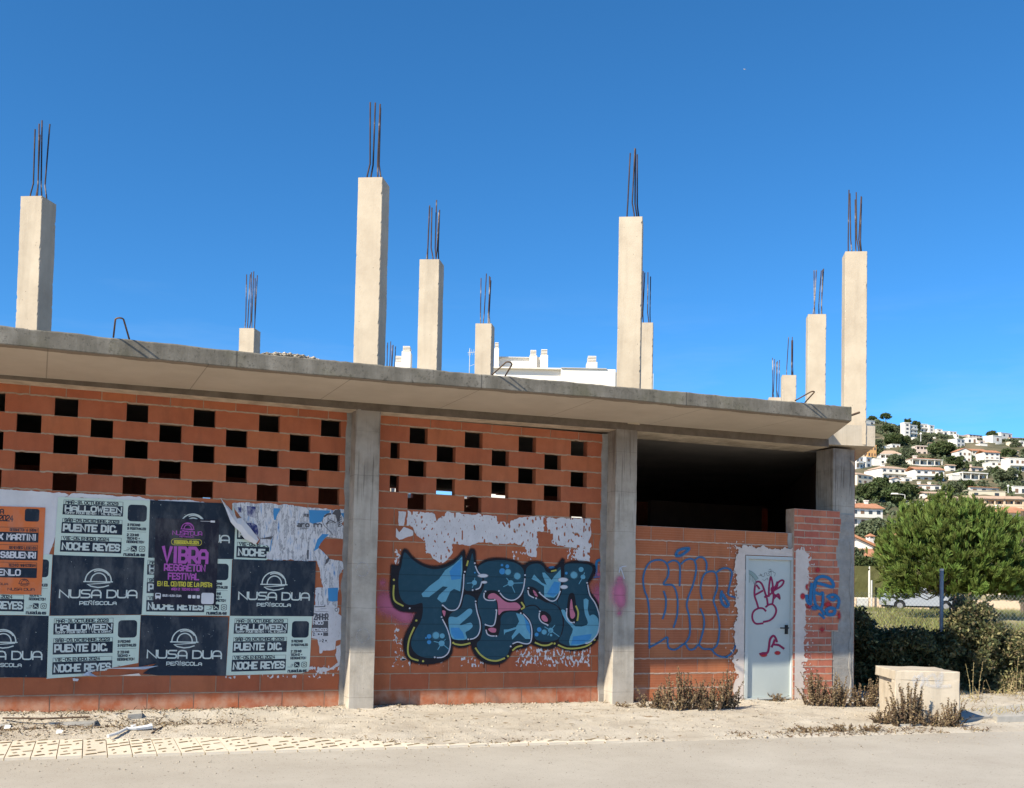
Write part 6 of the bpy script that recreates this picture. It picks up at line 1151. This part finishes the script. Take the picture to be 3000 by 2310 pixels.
# fence
FZ = lambda px: 17.2 + (px - 2760) * .0008
t = empty('chain_link_fence', G(2760, 17.2), 'overgrown chain link fence with a grey steel post beyond the concrete block', 'fence')
for px, hh in ((2760, 2.06), (2420, 2.0), (3180, 2.0)):
    p = G(px, FZ(px)); mb = MB(); mb.tube([p - Vector((0, 0, .3)), p + Vector((0, 0, hh))], .033, 10); o = mb.build('post', M['metal'], t, smooth=True); mb = MB(); mb.tube([p + Vector((0, 0, hh)), p + Vector((0, 0, hh + .035))], .036, 10); mb.build('cap', M['lamp'], o)
mb = MB(); A_, B_ = G(2420, FZ(2420)), G(3180, FZ(3180)); L_ = (B_ - A_).length; ux = (B_ - A_).normalized(); Hh = 1.62
def wire(x0, z0, x1, z1, w=.0013): 
    a, b = A_ + ux * x0 + Vector((0, 0, z0 + .05)), A_ + ux * x1 + Vector((0, 0, z1 + .05)); n = Vector((-uy * 1, 0, 0)) if False else (b - a).cross(WH).normalized() * w; mb.face([a - n, b - n, b + n, a + n])
k = -Hh
while k < L_:
    for sgn in (1, -1):
        x0, x1, z0, z1 = k, k + Hh, (0 if sgn > 0 else Hh), (Hh if sgn > 0 else 0)
        if x0 < 0: z0 += sgn * (-x0); x0 = 0
        if x1 > L_: z1 -= sgn * (x1 - L_); x1 = L_
        if x1 > x0: wire(x0, z0, x1, z1)
    k += .072
for z in (.02, .8): wire(0, z, L_, z, .002)
mb.build('wire_mesh', M['metal'], t)
# brambles over the fence
def bramble(name, boxes, n, rad, size, mats, label, seed, mixdry=.1):
    r_ = random.Random(seed); C_ = []
    for (p0, p1, z0, z1, m) in boxes:
        for _ in range(m):
            px = r_.uniform(p0, p1); g_ = G(px, FZ(px) + r_.gauss(.15, .35)); tz = r_.random() ** .8; C_.append((g_.x, g_.y, z0 + (z1 - z0) * tz + .08 * noise.noise(Vector((px * .03, 1, seed)))))
    V, F = leafcloud(C_, n, rad, size, .8, .3, np.random.default_rng(seed)); rr = np.random.default_rng(seed + 1); mi = (rr.random(len(F)) < mixdry).astype(int)
    o = npmesh(name, V, F, rr.random(len(F)), mats, None, mi); tag(o, label, 'bush'); return o
bramble('bramble_bush', [(2440, 2790, -.35, .66, 330), (2440, 2550, .4, .86, 70), (2550, 2700, .4, .72, 30), (2500, 2530, .8, 1.0, 5)], 140, .19, .034, [M['bush'], M['bushdry']], 'dark shaded bramble thicket along the fence left of the steel post', 3, .06)
bramble('bramble_bush', [(2795, 2945, -.35, .85, 170), (2800, 2905, .7, 1.12, 45), (2805, 2850, 1.0, 1.28, 10)], 140, .18, .033, [M['bush'], M['bushdry']], 'tall dry brown bramble on the fence right of the steel post', 5, .30)
bramble('bramble_bush', [(2930, 3120, -.35, .70, 120)], 130, .19, .034, [M['bush'], M['bushdry']], 'sunlit pale bramble spilling over the fence at the right photo edge', 8, .55)
# pine near the fence
def near_pine(px, zc, pbase, ptop, w, label):
    g_ = G(px, zc); t = empty('pine_tree', g_, label, 'tree'); s = zc / FP; W_ = w * s / 2; H_ = (pbase - ptop) * s; b = Vector(g_); r_ = np.random.default_rng(11); rp = random.Random(2)
    br = []
    for i in range(230):
        a = rp.uniform(0, 6.283); e_ = math.asin(rp.uniform(-.62, 1)); k = rp.uniform(.62, 1.0); rad = 1 + .16 * noise.noise(Vector((math.cos(a) * 1.8, math.sin(a) * 1.8, e_ * 2)))
        br.append(Vector((math.cos(a) * math.cos(e_) * W_ * k * rad, math.sin(a) * math.cos(e_) * W_ * k * rad, H_ * .50 + math.sin(e_) * H_ * .53 * k * rad)))
    Vs, Fs, Ts = [], [], []
    for c in br:
        n = 30; out = np.array(c - Vector((0, 0, H_ * .35))); out /= np.linalg.norm(out); p0 = np.array(c)[None] + r_.normal(size=(n, 3)) * np.array([.24, .24, .17])
        nb = 20; base = np.repeat(p0 + np.array(b), nb, 0); N = len(base); ax = out * .55 + np.array([0, 0, .75]); d = np.repeat(r_.normal(size=(n, 3)) * .30 + ax, nb, 0) + r_.normal(size=(N, 3)) * .24; d /= np.linalg.norm(d, axis=1)[:, None]
        sd = np.cross(d, r_.normal(size=(N, 3))); sd /= np.linalg.norm(sd, axis=1)[:, None]; ln = r_.uniform(.18, .34, N)[:, None]
        V_ = np.stack([base - sd * .013, base + sd * .013, base + d * ln + sd * .010, base + d * ln - sd * .010], 1).reshape(-1, 3); F_ = np.arange(N * 4).reshape(-1, 4) + sum(len(v) for v in Vs)
        Vs.append(V_); Fs.append(F_); Ts.append(np.repeat(r_.random(n) * .85, nb) + r_.random(N) * .15)
    npmesh('crown', np.concatenate(Vs), np.concatenate(Fs), np.concatenate(Ts), M['pine'], t)
    mb = MB(); mb.tube([b - Vector((0, 0, .3)), b + Vector((.05, 0, H_ * .35)), b + Vector((0, .1, H_ * .8))], .16, 8, r2=.05)
    for c in br[::4]: mb.tube([b + Vector((0, 0, H_ * .25 + rp.random() * H_ * .3)), b + c * .5 + Vector((0, 0, .1)), b + c * .95], .035, 4, r2=.012)
    mb.build('trunk', M['bark'], t)
near_pine(2800, 42, 1812, 1489, 418, 'dense bright green bushy pine behind the chain link fence')
# grasses: one mass each
def blades(name, pts, h, w, mat, label, lean=.35, kind='stuff', seed=1):
    r_ = np.random.default_rng(seed); P = np.array(pts); N = len(P); d = r_.normal(size=(N, 3)) * lean; d[:, 2] = 1; d /= np.linalg.norm(d, axis=1)[:, None]; ln = r_.uniform(.4, 1.2, N)[:, None] * h; sd = np.cross(d, r_.normal(size=(N, 3))); sd /= np.linalg.norm(sd, axis=1)[:, None]
    ww = np.asarray(w, float) * np.ones((N, 1)); bend = r_.normal(size=(N, 3)) * .25 * ln; bend[:, 2] = -abs(bend[:, 2]) * .4
    m1 = P + d * ln * .55; m2 = P + d * ln + bend; V = np.stack([P - sd * ww, P + sd * ww, m1 + sd * ww * .8, m1 - sd * ww * .8, m2 + sd * ww * .2, m2 - sd * ww * .2], 1).reshape(-1, 3); i = np.arange(N)[:, None] * 6; F = np.concatenate([i + np.array([0, 1, 2, 3]), i + np.array([3, 2, 4, 5])]); t = r_.random(N)
    o = npmesh(name, V, F, np.concatenate([t, t]), mat); tag(o, label, 'grass', kind=kind); return o
pts = []
for k in range(16000):
    px = random.uniform(2440, 3100); zc = random.uniform(21.5, 64); p = G(px, zc)
    if noise.noise(Vector((p.x / 5, p.y / 5, 3))) > -.1: pts.append((p.x, p.y, p.z - .02))
blades('field_grass', pts, .34, .012, M['greengrass'], 'pale green and straw grass growing on the sunlit field')
pts = []
for k in range(15000):
    x = random.uniform(10.9, 17.5); y = random.uniform(-2.9, 2.5); yw = (x - 10.9) * 1.62 - .6; e_ = yroad(x) + .75
    if e_ < y < yw and random.random() < .35 + noise.noise(Vector((x * 1.2, y * 1.2, 1))): pts.append((x, y, min(verge_z(x, min(y, .1)), -.15) if x < 15.9 else -.24))
blades('dry_grass', pts, .12, .004, M['grass'], 'short dry grass and straw by the concrete block and fence', .8)
# dry litter strip at the left and along walls
pts = []
for k in range(26000):
    x = random.uniform(-2.5, 10.6); e_ = verge_edge(x); y = e_ + (.02 - e_) * random.random(); w = .9 * math.exp(-((y + .72) / .28) ** 2) * max(0, min(1, (2.4 - x) * .8)) + .5 * math.exp(-((y + .1) / .12) ** 2) + .5 * math.exp(-((y - e_ - .10) / .09) ** 2) * (noise.noise(Vector((x * 1.5, 1, 2))) > (.05 if x > 3.2 else .35)) + (1.0 if 6.9 < x < 10.2 and y - e_ < .32 else 0) * (noise.noise(Vector((x * 2, 5, 2))) > -.25)
    if random.random() < w: pts.append((x, y, verge_z(x, y) - .004))
blades('dry_litter', pts, .06, .005, M['weed'], 'brown dead weeds and plant litter strewn along the verge', 1.6)
# dried weeds: each clump a plant of its own
def weed(px, py, w, h, n, label, name='dried_weed', z=None, seed=0, zc=None, leafy=1.0, mat='weed', spread=1.0):
    r_ = random.Random(seed * 31 + int(px)); 
    if zc: c = G(px * K, zc); s = zc / FP
    else:
        c = PG(px * K, py * K, -.2)
        for _ in range(4): c = PG(px * K, py * K, verge_z(c.x, min(c.y, .1)))
        s = (c - CC).dot(CW) / FP
    W_, H_ = w * K * s, h * K * s; mb = MB(); q = MB()
    for i in range(n):
        a = r_.uniform(0, 6.283); rr = r_.random() ** .6 * W_ / 2; b = c + Vector((math.cos(a) * rr, math.sin(a) * rr * .5, -.02)); hh = H_ * r_.uniform(.25, 1.0) * (1 - .35 * (rr / (W_ / 2)) ** 2)
        ln = Vector((math.cos(a) * rr * .5 * spread + r_.gauss(0, .05), math.sin(a) * .05 + r_.gauss(0, .03), 0)); m = b + ln * .4 + Vector((0, 0, hh * .55)); e = b + ln + Vector((r_.gauss(0, .02), 0, hh)); mb.tube([b, m, e], .0042, 3, r2=.0018, cap=False, tint=r_.random())
        for k in range(int(hh * 190 * leafy)):
            t = .12 + .88 * (k + r_.random()) / max(1, int(hh * 190 * leafy)); p = b.lerp(m, t * 2) if t < .5 else m.lerp(e, t * 2 - 1); ll = r_.uniform(.008, .022) * (1.3 - t * .6); d = Vector((r_.gauss(0, 1), r_.gauss(0, 1), r_.gauss(.3, .8))).normalized(); sd = d.cross(Vector((r_.gauss(0, 1), r_.gauss(0, 1), r_.gauss(0, 1)))).normalized(); p = p + d * r_.uniform(0, .018)
            q.face([p - d * ll, p + sd * ll * .55, p + d * ll, p - sd * ll * .55], tint=r_.random())
    o = mb.build('dried_weed' if name is None else name, M[mat]); tag(o, label, 'weed', 'dried weeds along the building'); q.build('dry_leaves', M[mat], o); return o
for i, a in enumerate([(1395, 1512, 62, 60, 34, 'low dried weed right beside the second pillar'), (1452, 1513, 78, 100, 52, 'tallest dried weed below the blue outline letters'), (1512, 1513, 72, 78, 46, 'bushy dried weed in the middle of the ribbed wall'), (1552, 1511, 50, 92, 34, 'dried weed touching the left side of the door collar'), (1738, 1505, 52, 84, 40, 'dried weed at the foot of the red brick pier'), (1790, 1506, 66, 78, 46, 'dense dried weed before the corner pillar'), (1846, 1507, 56, 70, 40, 'dried weed left of the concrete block'),
    (1935, 1546, 72, 108, 62, 'upright dried weed in front of the concrete block'), (1885, 1541, 46, 42, 28, 'low yellowish dried weed at the left corner of the concrete block'), (1992, 1549, 46, 44, 26, 'short dried weed at the middle front of the block'), (2032, 1549, 42, 76, 30, 'dried weed at the right front corner of the block'), (1658, 1497, 22, 30, 16, 'small dry tuft on the door sill'), (1325, 1508, 34, 14, 14, 'tiny weed tuft at the foot of the second pillar'),
    (1720, 1558, 80, 17, 34, 'flat dried mat at the road edge left of the block'), (1790, 1557, 80, 20, 36, 'flat dried mat in the middle of the road edge'), (1850, 1556, 60, 18, 28, 'flat dried mat nearest the concrete block')]): weed(*a, seed=i)
for i, a in enumerate([(2085, 1480, 40, 110, 7, 'tall bare stalk with pale seed heads right of the block', 15.5), (2140, 1480, 60, 80, 9, 'dry stalks before the fence at the right', 16.0), (2168, 1480, 50, 95, 9, 'dry stalks at the right photo edge', 16.4), (1978, 1440, 26, 80, 5, 'yellow dry stalk standing behind the block', 16.5), (1835, 1400, 40, 150, 5, 'sparse dark twigs beside the corner pillar', 19.0), (1862, 1400, 50, 120, 5, 'arching dark twigs over the field edge', 19.2)]): weed(a[0], a[1], a[2], a[3], a[4], a[5], 'dry_stalk', zc=a[6], seed=40 + i, leafy=.16, mat='grass' if i < 4 else 'weed', spread=1.6)
# ------------------------------------------------------------------ white flats behind, gull
AB = empty('apartment_building', PD(1620, 1300, 62), 'white apartment building showing above the slab, with louvred chimneys', 'building'); ZA = 62.0
def ab(px0, px1, py0, dz, d0, d1, name, mat, py1=None):
    s = ZA / FP; p = PD((px0 + px1) / 2, py0, ZA); ang = math.atan2(RH.y, RH.x); M_ = Matrix.Translation(p) @ Matrix.Rotation(ang, 4, 'Z'); w = (px1 - px0) * s / 2; mb = MB(); h = (py1 - py0) * s if py1 else 12; mb.box(-w, w, d0, d1, -h, 0, M=M_); return mb.build(name, mat, AB), M_, w
ab(1463, 1554, 1050, 0, 0, 5, 'wall', M['white']); ab(1554, 1601, 1053, 0, -.6, 4, 'wall', M['white']); ab(1461, 1556, 1047.5, 0, -.15, 5.1, 'parapet_cap', M['lamp'], 1050); ab(1640, 1796, 1097, 0, -1.5, 6, 'wall', M['white']); ab(1440, 1646, 1096, 0, -1.2, 5, 'wall', M['white']); ab(1440, 1646, 1092.5, 0, -1.5, 5.2, 'terrace_edge', M['white'], 1095.8); ab(1901, 1914, 1095, 0, 0, 4, 'wall', M['white']); ab(1640, 1770, 1095.2, 0, -1.6, 6.1, 'parapet_cap', M['lamp'], 1096.8)
mb = MB(); p = PD(1790, 1098, ZA) + WH * 1.0; r = .75; mb.hexa([p + RH * r * math.cos(a) + WH * r * 2.4 * math.sin(a) - Vector((0, 0, 10)) for a in np.linspace(0, 6.283, 25)[:-1]], [p + RH * r * math.cos(a) + WH * r * 2.4 * math.sin(a) for a in np.linspace(0, 6.283, 25)[:-1]]); mb.build('rounded_corner', M['white'], AB)
for (a, b, y0, yl, d) in ((1449, 1462, 1013, 1030, -.8), (1553, 1569, 1036, 1052, -.9), (1584, 1601, 1034, 1051, -.9), (1722, 1747, 1043, 1061, 0), (1179, 1200, 1014, 1030, 0), (1158, 1175, 1043, 1060, 0)):
    o, M_, w = ab(a - (2 if b - a > 14 else 0), b + (3 if b - a > 14 else 0), yl, 0, d, d + 1.0, 'chimney', M['white']); s = ZA / FP; h = (yl - y0) * s; mb = MB(); mb.box(-w * .72, w * .72, d + .15, d + .85, 0, h, M=M_); mb.build('flue', M['shade'], o)
    for k in range(4): mb = MB(); z = h * (k + .62) / 4; mb.box(-w * .8, w * .8, d + .08, d + .92, z, z + h * .13, M=M_); mb.build('louvre', M['white'], o)
p = PD(1375, 1096, 58); an = empty('roof_antenna', p, 'thin rooftop television antenna behind the fifth column', 'antenna'); hgt = 76 * 58 / FP; mb = MB(); mb.tube([p - Vector((0, 0, 1)), p + Vector((0, 0, hgt))], .022, 5)
mb.tube([p + Vector((0, 0, hgt * .82)) - RH * .12, p + Vector((0, 0, hgt * .86)) + RH * .4], .018, 4)
for k in range(4): c = p + Vector((0, 0, hgt * (.825 + .01 * k))) + RH * (-.05 + .12 * k); mb.tube([c - Vector((0, 0, .16)) - RH * .03, c + Vector((0, 0, .16)) + RH * .03], .011, 4)
mb.tube([p + Vector((0, 0, hgt * .3)), p + Vector((0, 0, hgt * .38)) + RH * .28], .015, 4); mb.build('mast', M['lamp'], an)
p = PD(2181.5, 204, 160); mb = MB(); mb.tube([p - RH * .10 - WH * .1, p, p + RH * .12 + WH * .1], .05, 6, r2=.02)
for s_ in (-1, 1): a = p; mb.face([a + WH * .08, a - WH * .08, a + RH * s_ * .12 + Vector((0, 0, .07)) - WH * .05, a + RH * s_ * .23 + Vector((0, 0, .05 if s_ > 0 else .03))])
tag(mb.build('gull', M['white']), 'tiny white gull flying high in the blue sky', 'bird')
# loose pale rubble on the slab edge
xa_, xb_ = PW(765, 1044, -1.5).x, PW(930, 1055, -1.5).x
def rub():
    t = random.random(); x = xa_ + (xb_ - xa_) * t; y = -1.58 + abs(random.gauss(0, .16)); return x, y, zft(x) + random.uniform(-.01, .035) * math.sin(math.pi * min(1, t * 1.05)) ** .5
tag(pebbles('rubble', 1500, rub, M['stone'], .008, .03), 'strip of loose pale rubble along the slab edge left of the second column', 'rubble', kind='stuff')
